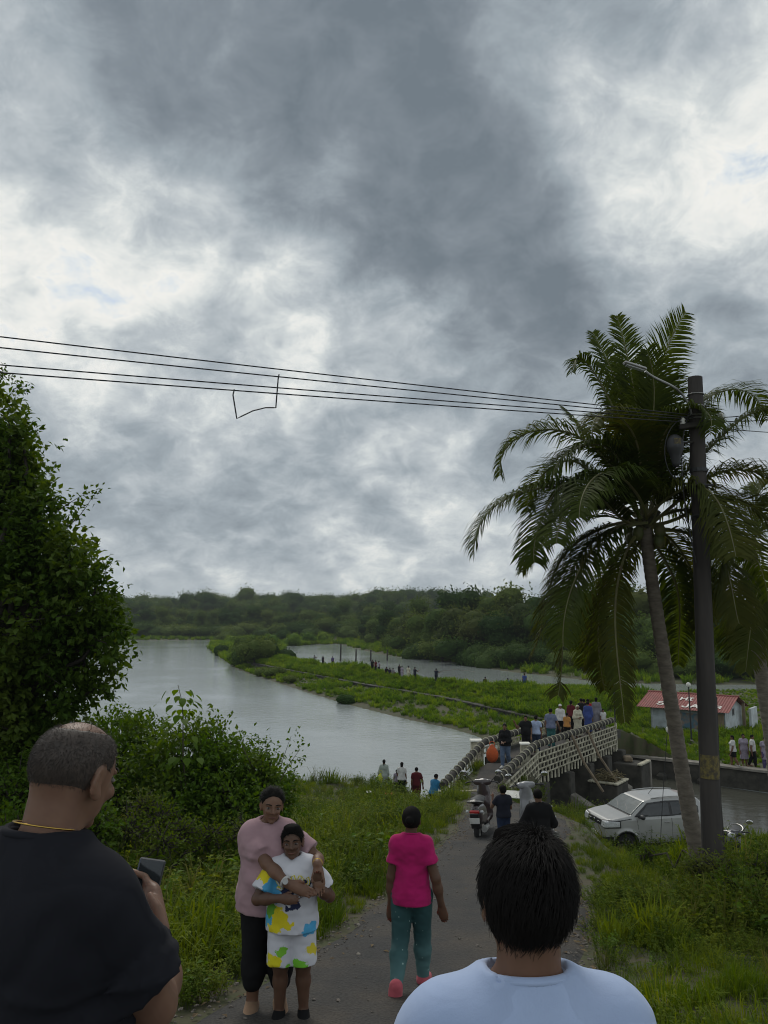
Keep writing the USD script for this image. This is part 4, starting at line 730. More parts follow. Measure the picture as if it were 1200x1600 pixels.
dirn = unit(RP[2] - RP[1]); outn = np.array([dirn[1], -dirn[0], 0])
for s in (.02, .30, .55, .80, 1.02):
    c = (RP[1] + (RP[2] - RP[1]) * s) - outn * 1.1; obj("pier", move(box(.55, 3.0, 2.3, r=.04), (c[0], c[1], .5), rz=math.atan2(dirn[1], dirn[0])), "dark_stone", t)
    w_ = c + outn * 1.9; obj("cutwater", move((lambda b_: (b_[0] * [1, 1, 1] + np.c_[0 * b_[0][:, 0], 0 * b_[0][:, 0], np.where((b_[0][:, 2] > 0) & (b_[0][:, 1] < 0), -.45, 0)], b_[1]))(box(.5, 1.0, 1.2, r=.03)), (w_[0], w_[1], .25), rz=math.atan2(dirn[1], dirn[0])), "grey_concrete", t)
t = thing("sluice_block", "square brown masonry block heaped with dry brush beside the bridge", "masonry block", (9.75, 33.3, 0), rotz=.93)
obj("masonry", box(1.35, 1.25, 1.5, (0, 0, .22), .04), "dark_stone", t); obj("rim", join([box(1.45, .2, .08, (0, y, 1.015), .02) for y in (-.56, .56)] + [box(.2, .9, .08, (x, 0, 1.015), .02) for x in (-.6, .6)]), "cream_paint", t)
br = []
for _ in range(150):
    a = rng.uniform(-.5, .5, 3) * [1.1, 1.0, .3] + [0, 0, 1.06 + rng.uniform(0, .16)]; dd = rdir(1, rng)[0] * [.3, .3, .08]; br.append(tube(np.array([a - dd, a + [0, 0, .06], a + dd]), .014, 4, False))
tag(obj("brush", join(br), "straw", t), kind="stuff")
t = thing("gate_pier", "tall concrete gate pier with a pale rim at the far end of the bridge", "masonry pier", (11.75, 36.3, 0), rotz=.93)
obj("masonry", box(1.3, 1.35, 1.75, (0, 0, .32), .04), "dark_stone", t); obj("rim", box(1.4, .22, .09, (0, -.6, 1.245), .02), "cream_paint", t); obj("edge_post", box(.2, .2, 1.75, (.62, -.62, .36), .02), "grey_concrete", t); obj("loose_stone", move(box(.5, .4, .25, r=.06), (.1, .2, 1.32), rz=.5), "wood", t)

# ------------------------------------------------------------------ shed with a red corrugated roof
a, b = np.array((17.23, 48.9)), np.array((20.71, 46.0)); u = unit(b - a); v = np.array([-u[1], u[0]]); L_ = 4.53; D_ = 3.7
rot = math.atan2(u[1], u[0]); t = thing("shed", "small blue-grey shed with white lettering on its red corrugated roof", "shed", (a[0], a[1], .82), rotz=rot)
obj("front_wall", box(L_, .14, 1.62, (L_ / 2, .07, .75)), "shed_wall", t); obj("mural", box(1.5, .02, .95, (2.35, -.012, .8)), "shed_mural", t, label="dark painted panel on the front wall"); obj("mural", box(.5, .02, 1.0, (L_ - .32, -.012, .85)), "wood", t, label="brown door panel at the corner")
obj("back_wall", box(L_, .14, 1.62, (L_ / 2, D_ - .07, .75)), "shed_wall", t)
gv = [(0, 0, -.06), (0, D_, -.06), (0, D_, 1.55), (0, D_ / 2, 2.2), (0, 0, 1.55)]
for x0 in (0, L_ - .14):
    vv = np.array([(x0 + dx, y, z) for dx in (-.002, .142) for _, y, z in gv]); ff = [(0, 2, 1), (0, 4, 2), (4, 3, 2), (5, 6, 7), (5, 7, 9), (9, 7, 8)] + [q for i in range(5) for q in ((i, (i + 1) % 5, 5 + (i + 1) % 5), (i, 5 + (i + 1) % 5, 5 + i))]
    obj("gable_wall", (vv, np.array(ff)), "shed_white", t)
w_ = obj("window", box(.03, .36, .34, (L_ + .012, 1.75, 1.35)), "black_plastic", t); obj("frame", join([box(.05, .46, .05, (L_ + .012, 1.75, z)) for z in (1.155, 1.545)]), "shed_wall", w_)
obj("side_wall", box(.14, 1.5, 1.5, (L_ + .6, D_ + .3, .7)), "shed_white", t); obj("corner_post", box(.16, .16, 2.0, (L_ + .25, D_ - .5, .9)), "wood", t)
sl = math.hypot(D_ / 2 + .45, .78); ang = math.atan2(.78, D_ / 2 + .45)
def roof(front):
    xs = np.linspace(-.75, L_ + .35, 150); yy = np.linspace(0, sl, 5); X_, Y_ = np.meshgrid(xs, yy, indexing="ij"); Z_ = .018 * np.sin(xs * 2 * np.pi / .16)[:, None] + 0 * Y_
    yv = -.45 + Y_ * math.cos(ang) - Z_ * math.sin(ang); zv = 1.50 + Y_ * math.sin(ang) + Z_ * math.cos(ang)
    if front is False: yv = D_ - yv
    vv = np.stack([X_, yv, zv], -1).reshape(-1, 3); vv = np.vstack([vv, vv - [0, 0, .012]]); i, j = np.meshgrid(np.arange(149), np.arange(4), indexing="ij"); q = (i * 5 + j); f = np.concatenate([np.stack([q, q + 5, q + 6], -1).reshape(-1, 3), np.stack([q, q + 6, q + 1], -1).reshape(-1, 3)])
    return vv, np.vstack([f, f[:, ::-1] + 750])
rf = obj("roof", roof(True), "red_roof", t, label="front roof slope with painted letters"); obj("roof", roof(False), "red_roof", t)
obj("ridge_cap", tube(np.array([(-.8, D_ / 2, 2.29), (L_ / 2, D_ / 2, 2.29), (L_ + .4, D_ / 2, 2.29)]), .06, 8), "red_roof", t)
for txt, x0, up_, hh in (("SA", .35, .42, .48), ("JAI", 1.95, .30, .50), ("HI", 1.55, 1.32, .42), ("G", 2.7, 1.36, .42), ("R", 3.9, .42, .4)):
    m = meshkit.text_mesh(txt, hh, .012, True); vv = np.array(m.vertices) * [1.25, 1, 1]; y_, z_ = vv[:, 1] + up_, vv[:, 2] + .03
    obj("lettering", (np.stack([vv[:, 0] + x0, -.45 + y_ * math.cos(ang) - z_ * math.sin(ang), 1.50 + y_ * math.sin(ang) + z_ * math.cos(ang)], 1), m.faces), "white_letter", rf)

# ------------------------------------------------------------------ far building, river posts, lamp posts
p = W(446, 962, 430.0); t = thing("hill_house", "pale two-storey house half hidden on the far wooded hill", "house", (p[0], p[1], p[2] - 3), rotz=.1)
obj("wall", box(11, 6, 6.4, (0, 0, 3.2)), "far_plaster", t); obj("roof", box(12.2, 7, .5, (0, 0, 6.65)), "mossy_concrete", t)
for k in range(4):
    for z in (2.0, 4.8): obj("window", box(1.3, .1, 1.3, (-3.9 + k * 2.6, -3.03, z)), "black_plastic", t)
for px, py, h in ((532, 1033, 3.0), (556, 1034, 2.1), (579, 1033, 1.9), (605, 1032, 1.9)):
    p = ZP(px, py, 0); t = thing("river_post", "dark post standing in the river" + {532: ", tallest and leftmost of the row", 556: ", second of the row", 579: ", third of the row", 605: ", last of the row towards the wood"}[px], "post", p, group="posts standing in the river")
    obj("shaft", tube(np.array([(0, 0, -.8), (.03, 0, h * .5), (.05, 0, h)]), [.17, .15, .13], 7), "mossy_concrete", t); obj("cap", lathe([(.001, .0), (.17, 0), (.17, .1), (.001, .14)], (.05, 0, h), 7), "mossy_concrete", t)
def lamp_post(x, y, h, label):
    t = thing("lamp_post", label, "lamp post", (x, y, gz(x, y) - .05)); obj("post", tube(np.array([(0, 0, 0), (0, 0, h / 2), (0, 0, h)]), [.05, .042, .035], 8), "black_plastic", t)
    obj("lamp_shade", lathe([(.001, 0), (.06, 0), (.14, .08), (.12, .2), (.04, .26), (.001, .27)], (0, 0, h), 10), "white_paint", t, smooth=True); obj("base", lathe([(.11, 0), (.11, .2), (.055, .26)], n=8), "grey_concrete", t)
lamp_post(12.9, 42.3, 3.3, "thin dark lamp post at the far end of the bridge"); lamp_post(*W(1079, 1128, 43.5)[:2], 3.2, "thin lamp post in front of the red roofed shed")

# ------------------------------------------------------------------ electric pole, lamp, wires
pb = W(1113, 1372, 11.45); pz = gz(pb[0], pb[1]); PT = W(1086, 590, 11.45); t = thing("electric_pole", "tall dark weathered electric pole with clamps and cables", "pole", (pb[0], pb[1], pz)); B_ = np.array([pb[0], pb[1], pz])
pole_pts = np.linspace(np.array([0, 0, -.3]), PT - B_, 24); obj("shaft", tube(pole_pts, np.linspace(.150, .112, 24), 12), "pole_wood", t, smooth=50)
at_pole = lambda py: (lambda f: pole_pts[0] + (pole_pts[-1] - pole_pts[0]) * f)((W(1100, py, 11.45)[2] - (pz - .3)) / (PT[2] - pz + .3))
obj("painted_mark", tube(np.array([at_pole(1215) + [-.0, -.012, 0], at_pole(1178) + [0, -.012, 0]]), [.139, .139], 12, False), "yellow_mark", t, label="faded yellow painted patch")
obj("stub", tube(np.array([[.17, .14, -.3], [.14, .14, 1.2], at_pole(1090) + [.11, .13, 0]]), [.12, .115, .1], 9), "pole_wood", t, label="short second stub strapped beside the foot")
for py in (617, 636, 650, 655): obj("wire_wrap", ring(at_pole(py), .122, .010, pole_pts[-1] - pole_pts[0], 14, 5), "steel", t)
for py in (735, 760, 808): obj("clamp", tube(np.array([at_pole(py) - [0, 0, .03], at_pole(py) + [0, 0, .03]]), .136, 12), "black_plastic", t); 
for py in (760, 808): obj("clamp_bolt", box(.34, .03, .03, at_pole(py) + [0, -.13, 0], .006), "black_plastic", t)
c = at_pole(668); obj("crossarm", move(box(.72, .07, .08, r=.01), c + [.02, -.14, .02], ry=-.14), "rail_dark", t)
for dx in (-.28, .33): obj("insulator", lathe([(.001, 0), (.03, 0), (.045, .03), (.03, .05), (.045, .08), (.02, .11), (.001, .115)], c + [dx, -.14, .05 + dx * .14], 10), "white_paint", t, smooth=True)
arm = spline([at_pole(648) + [-.1, -.05, 0], W(1062, 612, 11.3) - B_, W(1035, 596, 11.1) - B_, W(1008, 580, 10.9) - B_], 14); obj("lamp_arm", tube(arm, .02, 7), "steel", t)
hd = W(992, 572, 10.8) - B_; d_ = unit(arm[-1] - arm[-4]); lh = obj("lamp_head", move(box(.36, .11, .05, r=.02), hd, ry=math.atan2(d_[2], -d_[0]) if False else -math.atan2(d_[2], d_[0])), "steel", t); obj("lens", move(box(.28, .08, .012, r=.004), hd - [0, 0, .033], ry=-math.atan2(d_[2], d_[0])), "lamp_glass", lh)
c = W(1055, 700, 11.2) - B_; hb = obj("cable_box", surface_net(lambda p: smin(ell(p, c + [0, 0, .05], (.135, .10, .17)), cone(p, c, c + [0, 0, -.25], .10, .06), .05), c - .4, c + .4, .018), "black_plastic", t, smooth=True, label="oval black cable box hung beside the pole"); obj("sticker", box(.10, .006, .09, c + [.0, -.103, .09], .002), "yellow_mark", hb)
obj("bracket", tube(np.array([c + [.1, 0, .08], at_pole(690)]), .018, 6), "rail_dark", t)
obj("cable", tube(spline([at_pole(640) + [-.13, -.1, 0], W(1068, 680, 11.3) - B_, W(1067, 760, 11.3) - B_, at_pole(880) + [-.13, -.1, 0]], 16), .009, 5, False), "wire", t)
obj("cable", tube(spline([at_pole(655) + [-.1, -.12, 0], W(1040, 690, 11.2) - B_, W(1045, 735, 11.2) - B_, at_pole(760) + [-.12, -.1, 0]], 16), .007, 5, False), "wire", t)
def wire_line(ly, ry, label, ldp=7.9, rdp=11.35, sag=.10):
    a, b = W(1078, ry, rdp), W(0, ly, ldp); far_ = a + (b - a) * 2.6; u_ = np.linspace(0, 1, 500)[:, None]; pts = a * (1 - u_) + far_ * u_; pts[:, 2] -= 4 * sag * u_[:, 0] * (1 - u_[:, 0]) - 0; k = 1 / 2.6; pts[:, 2] += u_[:, 0] / k * 4 * sag * k * (1 - k)
    tag(usdkit.mesh(stage, _path("overhead_wire", None), tube(pts[::5], .0085, 5), MAT["wire"], True), label, "wire"); return pts
w1 = wire_line(526, 648, "topmost of the four overhead wires"); w2 = wire_line(543, 652, "second of the four overhead wires from the top", 7.7); w3 = wire_line(570, 655, "third of the four overhead wires from the top", 7.9); w4 = wire_line(582, 660, "lowest of the four overhead wires", 7.6)
def on_wire(w_, px):
    q = [(abs(600 + 1150 * p_[0] / (p_[1] * math.cos(PITCH) + (p_[2] - EYE) * math.sin(PITCH)) - px), i) for i, p_ in enumerate(w_) if p_[1] > 2]; return w_[min(q)[1]]
A_, C_ = on_wire(w2, 437), on_wire(w4, 364); lp = [A_ + [.01, 0, .03], A_ - [-.0, 0, .03], W(431, 637, A_[1]), W(415, 637, A_[1] - .05), W(395, 642, (A_[1] + C_[1]) / 2), W(370, 654, C_[1]), W(364, 617, C_[1]), C_ + [.03, 0, .01]]
lp = np.vstack([np.linspace(lp[i], lp[i + 1], 5)[:-1] for i in range(len(lp) - 1)] + [lp[-1:]]); tag(usdkit.mesh(stage, _path("dangling_wire", None), tube(lp, .009, 5), MAT["wire"], True), "loose bent wire dangling between the overhead wires", "wire")
for (y0, y1) in ((655, 642), (660, 655), (668, 680)):
    a, b = W(1098, y0, 11.4), W(1260, y1, 15.0); tag(usdkit.mesh(stage, _path("side_wire", None), tube(np.linspace(a, b, 8), .008, 5), MAT["wire"], True), {655: "upper", 660: "middle", 668: "lower"}[y0] + " wire leaving the pole to the right", "wire")
t = thing("guy_wire", "thin stay wire with an insulator between palm and car", "stay wire", g0 := on_ground(1031, 1338)); top_ = B_ + at_pole(770)
pts = [np.zeros(3), W(1036, 1240, g0[1] - .3) - g0, W(1043, 1140, g0[1] - .7) - g0, W(1052, 1040, g0[1] - 1.4) - g0, top_ - g0]; obj("strand", tube(spline(pts, 30), .010, 5), "wire", t); obj("insulator", lathe([(.001, -.09), (.04, -.06), (.05, 0), (.04, .06), (.001, .09)], pts[2], 9), "white_paint", t, smooth=True)

# ------------------------------------------------------------------ car
CARM = {}
def build_car(label, loc, heading):
    t = thing("parked_car", label, "car", loc, rotz=heading)
    prof = [(1.72, .27), (1.80, .36), (1.83, .55), (1.83, .80), (1.79, .98), (1.70, 1.055), (1.35, 1.115), (.98, 1.165), (.66, 1.385), (.40, 1.545), (.10, 1.605), (-.5, 1.622), (-1.15, 1.60), (-1.50, 1.54), (-1.64, 1.40), (-1.74, 1.06), (-1.80, .82), (-1.81, .5), (-1.76, .30), (-1.6, .24), (1.5, .23)]
    g = np.linspace(-2.1, 2.1, 281), np.linspace(0, 1.8, 121); GX, GZ = np.meshgrid(*g, indexing="ij"); D_ = poly_sdf(prof, GX.ravel(), GZ.ravel()).reshape(GX.shape)
    from scipy.ndimage import map_coordinates
    WX_ = (1.2, -1.235)
    def body(p):
        x, y, z = p.T; dp = map_coordinates(D_, [(x + 2.1) / .015, z / .015], order=1, mode="nearest")
        w_ = np.interp(z, [.2, .45, .7, .9, 1.04, 1.14, 1.37, 1.62], [.80, .84, .845, .838, .825, .785, .71, .60]); w_ = w_ - .16 * np.clip((np.abs(x) - 1.15) / .72, 0, 1) ** 2.2
        for wx in WX_: w_ = w_ + .035 * sstep(.52, .40, np.hypot(x - wx, z - .32)) * (z < .95)
        return smax(dp, np.abs(y) - w_, .07)
    def full(p):
        d = body(p)
        for wx in WX_: d = np.maximum(d, -np.maximum(np.hypot(p[:, 0] - wx, p[:, 2] - .33) - .385, .48 - np.abs(p[:, 1])))
        return d
    obj("body", surface_net(full, (-2, -.95, .15), (2, .95, 1.68), .024), "silver_paint", t, smooth=True)
    def panel(name, m, region, lo, hi, out=.004, th=.010, h=.014, parent=t, **kw): return obj(name, surface_net(lambda p: np.maximum(np.abs(body(p) - out) - th, region(p)), lo, hi, h), m, parent, smooth=35, **kw)
    S2 = lambda poly, side: (lambda p: np.maximum(poly_sdf(poly, p[:, 0], p[:, 2]), -(p[:, 1] * side - .3)))
    for sd in (1, -1):
        lo_, hi_ = (-1.6, .4, .95) if sd > 0 else (-1.6, -.95, .95), (1.05, .95, 1.6) if sd > 0 else (1.05, -.4, 1.6)
        sur = panel("window_surround", "black_plastic", S2([(.90, 1.12), (.36, 1.495), (-.3, 1.535), (-1.14, 1.515), (-1.42, 1.33), (-1.40, 1.135), (-.4, 1.10)], sd), lo_, hi_, .002, .012)
        panel("front_window", "dark_glass", S2([(.76, 1.135), (.34, 1.45), (-.36, 1.49), (-.36, 1.125)], sd), lo_, hi_, .010, .012); panel("rear_window", "dark_glass", S2([(-.44, 1.125), (-.44, 1.49), (-1.04, 1.475), (-1.28, 1.31), (-1.24, 1.15)], sd), lo_, hi_, .010, .012)
        panel("sill_trim", "black_plastic", S2([(.80, .245), (.80, .335), (-.84, .335), (-.84, .245)], sd), (-.95, .4, .2) if sd > 0 else (-.95, -.95, .2), (.95, .95, .4) if sd > 0 else (.95, -.4, .4), .003, .012)
        for k, wx in enumerate(WX_): panel("arch_trim", "black_plastic", lambda p, wx=wx, sd=sd: np.maximum(np.maximum(np.abs(np.hypot(p[:, 0] - wx, p[:, 2] - .33) - .402) - .018, .25 - p[:, 2]), .4 - p[:, 1] * sd), (wx - .5, .4 if sd > 0 else -1, .15), (wx + .5, 1 if sd > 0 else -.4, .85), .004, .012)
        for x0, z0, z1 in ((.79, .38, 1.06), (-.40, .36, 1.05), (-1.02, .75, 1.1)): panel("door_gap", "black_plastic", lambda p, x0=x0, z0=z0, z1=z1, sd=sd: np.maximum(np.maximum(np.abs(p[:, 0] - x0 - .12 * (p[:, 2] - .9) * (x0 > 0)) - .008, np.maximum(z0 - p[:, 2], p[:, 2] - z1)), .4 - p[:, 1] * sd), (x0 - .15, .4 if sd > 0 else -1, .3), (x0 + .15, 1 if sd > 0 else -.4, 1.15), .0, .006, .011)
        for x0 in (-.22, -.95): obj("door_handle", box(.17, .035, .032, (x0, sd * .846, .93), .012), "steel", t)
        mm = obj("mirror", surface_net(lambda p, sd=sd: smin(ell(p, (.68, sd * .94, 1.14), (.075, .12, .075)), cone(p, (.72, sd * .78, 1.10), (.70, sd * .9, 1.11), .03, .03), .03), (.5, min(sd * .7, sd * 1.1) - .02, .95), (.85, max(sd * .7, sd * 1.1) + .02, 1.25), .014), "black_plastic", t, smooth=True)
        hl = panel("headlight", "lamp_glass", lambda p, sd=sd: np.maximum(np.maximum(poly_sdf([(.42, .84), (.44, .995), (.70, 1.035), (.90, 1.01), (.90, .87), (.6, .815)], p[:, 1] * sd, p[:, 2]), 1.40 - p[:, 0]), -(p[:, 1] * sd)), (1.35, .3 if sd > 0 else -.95, .7), (2, .95 if sd > 0 else -.3, 1.05), .008, .014)
        panel("headlight_surround", "black_plastic", lambda p, sd=sd: np.maximum(np.maximum(poly_sdf([(.38, .82), (.40, 1.015), (.70, 1.055), (.93, 1.03), (.93, .84), (.6, .792)], p[:, 1] * sd, p[:, 2]), 1.36 - p[:, 0]), -(p[:, 1] * sd)), (1.3, .3 if sd > 0 else -.95, .7), (2, .95 if sd > 0 else -.3, 1.05), .001, .012)
        obj("lamp_core", move(lathe([(.001, .04), (.05, .03), (.06, 0)], n=12, axis=0), (1.735, sd * .60, .92)), "steel", hl)
        panel("fog_lamp_recess", "black_plastic", lambda p, sd=sd: np.maximum(np.maximum(poly_sdf([(.50, .40), (.50, .53), (.80, .58), (.80, .40)], p[:, 1] * sd, p[:, 2]), 1.4 - p[:, 0]), -(p[:, 1] * sd)), (1.35, .35 if sd > 0 else -.95, .3), (2, .95 if sd > 0 else -.35, .65), .003, .012)
        panel("bonnet_gap", "black_plastic", lambda p, sd=sd: np.maximum(np.maximum(np.abs(p[:, 2] - 1.04 - .09 * (1.4 - p[:, 0])) - .014, np.maximum(.98 - p[:, 0], p[:, 0] - 1.46)), .5 - p[:, 1] * sd), (.9, .45 if sd > 0 else -.95, .95), (1.55, .95 if sd > 0 else -.45, 1.12), .002, .008, .012)
        obj("roof_rail", tube(spline([(.15, sd * .58, 1.605), (-.5, sd * .595, 1.64), (-1.3, sd * .58, 1.595)], 10), .018, 6), "silver_paint", t)
        panel("tail_lamp", "red_lamp", lambda p, sd=sd: np.maximum(np.maximum(poly_sdf([(.55, .85), (.55, 1.05), (.85, 1.08), (.85, .85)], p[:, 1] * sd, p[:, 2]), p[:, 0] + 1.5), -(p[:, 1] * sd)), (-2, .4 if sd > 0 else -.95, .75), (-1.4, .95 if sd > 0 else -.4, 1.15), .004, .012)
    gr = panel("grille", "black_plastic", lambda p: np.maximum(poly_sdf([(-.44, .84), (-.44, 1.0), (.44, 1.0), (.44, .84)], p[:, 1], p[:, 2]), 1.5 - p[:, 0]), (1.45, -.55, .7), (2, .55, 1.05), .004, .014)
    for dy, w_ in ((-.27, .16), (.0, .07), (.27, .16)): obj("grille_bar", box(.02, w_, .022, (1.835, dy, .93), .005), "chrome", gr)
    obj("emblem", move(lathe([(.001, .012), (.04, .01), (.05, 0)], n=14, axis=0), (1.84, 0, .93)), "chrome", gr)
    panel("lower_grille", "black_plastic", lambda p: np.maximum(poly_sdf([(-.46, .40), (-.46, .52), (.46, .52), (.46, .40)], p[:, 1], p[:, 2]), 1.5 - p[:, 0]), (1.45, -.6, .3), (2, .6, .6), .003, .012)
    obj("number_plate", box(.015, .44, .10, (1.85, 0, .55), .003), "plate_white", t)
    panel("windscreen", "screen_glass", lambda p: np.maximum(np.maximum(np.abs(p[:, 1]) - (.745 - .32 * (p[:, 2] - 1.16)), np.maximum(1.185 - p[:, 2], p[:, 2] - 1.515)), -(p[:, 0] - .2)), (.1, -.85, 1.05), (1.1, .85, 1.6), .006, .012)
    panel("wiper_cowl", "black_plastic", lambda p: np.maximum(np.abs(p[:, 1]) - .70, np.maximum(np.abs(p[:, 0] - .97) - .05, 1.11 - p[:, 2])), (.8, -.8, 1.0), (1.1, .8, 1.25), .004, .008)
    for y0 in (-.1, .45): obj("wiper", tube(np.array([(.97, y0, 1.185), (.82, y0 - .22, 1.29), (.74, y0 - .42, 1.345)]), .009, 5), "black_plastic", t)
    panel("rear_glass", "dark_glass", lambda p: np.maximum(np.abs(p[:, 1]) - .58, np.maximum(np.maximum(1.14 - p[:, 2], p[:, 2] - 1.46), p[:, 0] + 1.4)), (-2, -.7, 1.0), (-1.3, .7, 1.55), .005, .012)
    obj("antenna", tube(np.array([(-.1, 0, 1.60), (-.2, 0, 1.70), (-.32, 0, 1.82)]), .008, 5), "black_plastic", t)
    for wx in WX_:
        for sd in (1, -1):
            w_ = obj("wheel", lathe([(.20, -.095), (.30, -.10), (.325, -.08), (.33, 0), (.325, .08), (.30, .10), (.20, .095)], (wx, sd * .735, .33), 28, axis=1), "black_rubber", t, smooth=40)
            rim = [lathe([(.001, .03), (.05, .05), (.06, .03)], n=10, axis=1), lathe([(.205, -.09), (.205, .07), (.222, .092), (.19, .075), (.185, -.09)], n=28, axis=1), lathe([(.001, -.02), (.19, -.02)], n=20, axis=1)]
            for k in range(8): a = k * math.pi / 4; rim.append(move(box(.155, .03, .038, (.115, .045, 0), .008), ry=a))
            obj("rim", move((lambda q: (q[0] * [1, sd, 1], q[1] if sd > 0 else q[1][:, ::-1]))(join(rim)), (wx, sd * .745, .33)), "steel", w_, smooth=30)
    return t
wheel = on_ground(978, 1330); hd_ = math.atan2(-.204, -.98); c_, s_ = math.cos(hd_), math.sin(hd_); cc = wheel[:2] - np.array([c_ * 1.2 - s_ * .76, s_ * 1.2 + c_ * .76])
hs = [gz(cc[0] + c_ * a - s_ * b, cc[1] + s_ * a + c_ * b) for a in (1.2, -1.23) for b in (-.74, .74)]
build_car("silver compact hatchback parked on the grass behind the palm trunk", (cc[0], cc[1], float(np.mean(hs)) - .02), hd_)

# ------------------------------------------------------------------ scooters
def build_scooter(label, loc, heading, paint, seatm="black_plastic", lean=0.0, flip=False):
    t = thing("motor_scooter", label, "scooter", loc, rotz=heading); UsdGeom.Xformable(t).AddRotateXOp().Set(lean)
    lo, hi = (-1.0, -.42, .0), (1.0, .42, 1.2)
    obj("body", surface_net(lambda p: smin(smin(cone(p, (-.18, 0, .50), (-.72, 0, .64), .17, .10, ((0, 1, 0), .85)), cone(p, (-.2, 0, .38), (-.55, 0, .46), .14, .12), .08), sbox(p, (.12, 0, .29), (.26, .15, .035), .03), .06), lo, hi, .02), paint, t, smooth=True)
    obj("front_apron", surface_net(lambda p: np.maximum(smin(cone(p, (.36, 0, .34), (.50, 0, .78), .20, .13, ((1, 0, 0), .35)), cone(p, (.50, 0, .78), (.47, 0, .92), .12, .09), .06), -sbox(p, (.2, 0, .6), (.15, .4, .28))), lo, hi, .02), paint, t, smooth=True)
    obj("seat", surface_net(lambda p: smin(cone(p, (-.08, 0, .74), (-.42, 0, .755), .12, .135, ((0, 0, 1), .5)), cone(p, (-.42, 0, .76), (-.66, 0, .80), .13, .09, ((0, 0, 1), .55)), .05), lo, hi, .018), seatm, t, smooth=True)
    obj("grab_rail", tube(spline([(-.55, .12, .74), (-.76, .12, .82), (-.84, 0, .84), (-.76, -.12, .82), (-.55, -.12, .74)], 16), .014, 6), "steel", t)
    tl = obj("tail_lamp", box(.05, .20, .07, (-.815, 0, .63), .02), "red_lamp", t); 
    for sd in (1, -1): obj("indicator", box(.05, .07, .05, (-.80, sd * .145, .635), .015), "lamp_glass", t)
    obj("number_plate", move(box(.012, .20, .12, r=.004), (-.86, 0, .47), ry=-.2), "plate_white", t); obj("rear_mudguard", move(box(.03, .18, .32, r=.012), (-.83, 0, .46), ry=-.28), "black_plastic", t)
    for x0 in (.62, -.58):
        w_ = obj("wheel", lathe([(.15, -.045), (.21, -.05), (.235, -.02), (.24, 0), (.235, .02), (.21, .05), (.15, .045)], (x0, 0, .24), 22, axis=1), "black_rubber", t, smooth=40); obj("rim", lathe([(.001, .03), (.06, .04), (.09, .02), (.15, .035), (.15, -.035), (.09, -.02), (.06, -.04), (.001, -.03)], (x0, 0, .24), 16, axis=1), "steel", w_)
    obj("front_mudguard", surface_net(lambda p: np.maximum(np.maximum(np.abs(np.hypot(p[:, 0] - .62, p[:, 2] - .24) - .275) - .012, np.abs(p[:, 1]) - .07), -(p[:, 2] - .24 + (p[:, 0] - .62) * .4)), (.2, -.2, .1), (1, .2, .7), .016), paint, t, smooth=40)
    for sd in (1, -1): obj("fork", tube(np.array([(.62, sd * .075, .24), (.52, sd * .07, .62)]), .02, 6), "steel", t)
    obj("handlebar", tube(spline([(.36, .36, .95), (.43, .2, .96), (.45, 0, .93), (.43, -.2, .96), (.36, -.36, .95)], 16), .014, 6), "black_plastic", t)
    hc = obj("handle_cowl", surface_net(lambda p: smin(cone(p, (.46, -.14, .95), (.46, .14, .95), .06, .06), ell(p, (.50, 0, .93), (.10, .11, .09)), .05), lo, hi, .016), paint, t, smooth=True); obj("headlamp", surface_net(lambda p: ell(p, (.565, 0, .93), (.05, .085, .06)), (.45, -.15, .82), (.66, .15, 1.03), .014), "lamp_glass", hc, smooth=True)
    for sd in (1, -1):
        m_ = obj("mirror_stalk", tube(spline([(.42, sd * .19, .96), (.40, sd * .30, 1.08), (.37, sd * .36, 1.14)], 8), .008, 5), "black_plastic", t); obj("mirror", surface_net(lambda p, sd=sd: ell(p, (.365, sd * .38, 1.17), (.018, .075, .055)), (.3, sd * .38 - .12, 1.08), (.45, sd * .38 + .12, 1.26), .011), "chrome", m_, smooth=True)
    obj("exhaust", tube(np.array([(-.1, -.13, .22), (-.35, -.16, .24), (-.8, -.17, .30)]), [.025, .05, .06], 9), "steel", t); obj("stand", tube(np.array([(.0, .08, .28), (-.08, .2, .02)]), .012, 5), "steel", t)
    return t
mat("maroon_grey", (.045, .028, .028), (.03, .022, .022), rough=.3, coat=.7)
mat("white_gloss", (.26, .26, .27), rough=.3, coat=.7)
mat("black_gloss", (.018, .018, .022), rough=.25, coat=.7)
p = on_ground(755, 1303); build_scooter("dark scooter seen from behind, standing on the road before the bridge", p, math.radians(74), "maroon_grey", lean=-4)
SC2 = on_ground(838, 1313); build_scooter("pale scooter behind the man in black at the road branch", SC2, math.radians(96), "white_gloss", lean=-3)
p = W(1152, 1320, 17.5); p[2] = gz(p[0], p[1]) + .02; build_scooter("black scooter facing the camera beside the electric pole", p, math.radians(-118), "black_gloss", lean=4)

# ------------------------------------------------------------------ small things lying about
def tiny(name, m, mt, label, cat, loc, rz=0.0): 
    o = thing(name, label, cat, loc, rotz=rz); obj(name + "_body", m, mt, o, smooth=30); return o
p = on_ground(735, 1245); q = on_ground(752, 1247); tag(usdkit.mesh(stage, _path("bamboo_pole", None), tube(np.array([p + [-.3, 0, .16], (p + q) / 2 + [0, 0, .2], q + [.25, 0, .2]]), .03, 6), MAT["bamboo"], True), "pale bamboo pole lying beside the road at the bridge", "pole")
p = on_ground(806, 1256); obj("fallen_board", move(box(.75, .3, .03, r=.01), p + [0, 0, .25], rz=-.3, rx=.5), "white_paint", label="white fallen board leaning in the grass by the railing", cat="board")
p = on_ground(576, 1247); obj("paper_scrap", move(box(.22, .16, .02, r=.008), p + [0, 0, .25], rz=.6, rx=.3), "white_paint", label="white paper scrap lying in the grass near the shore", cat="litter")
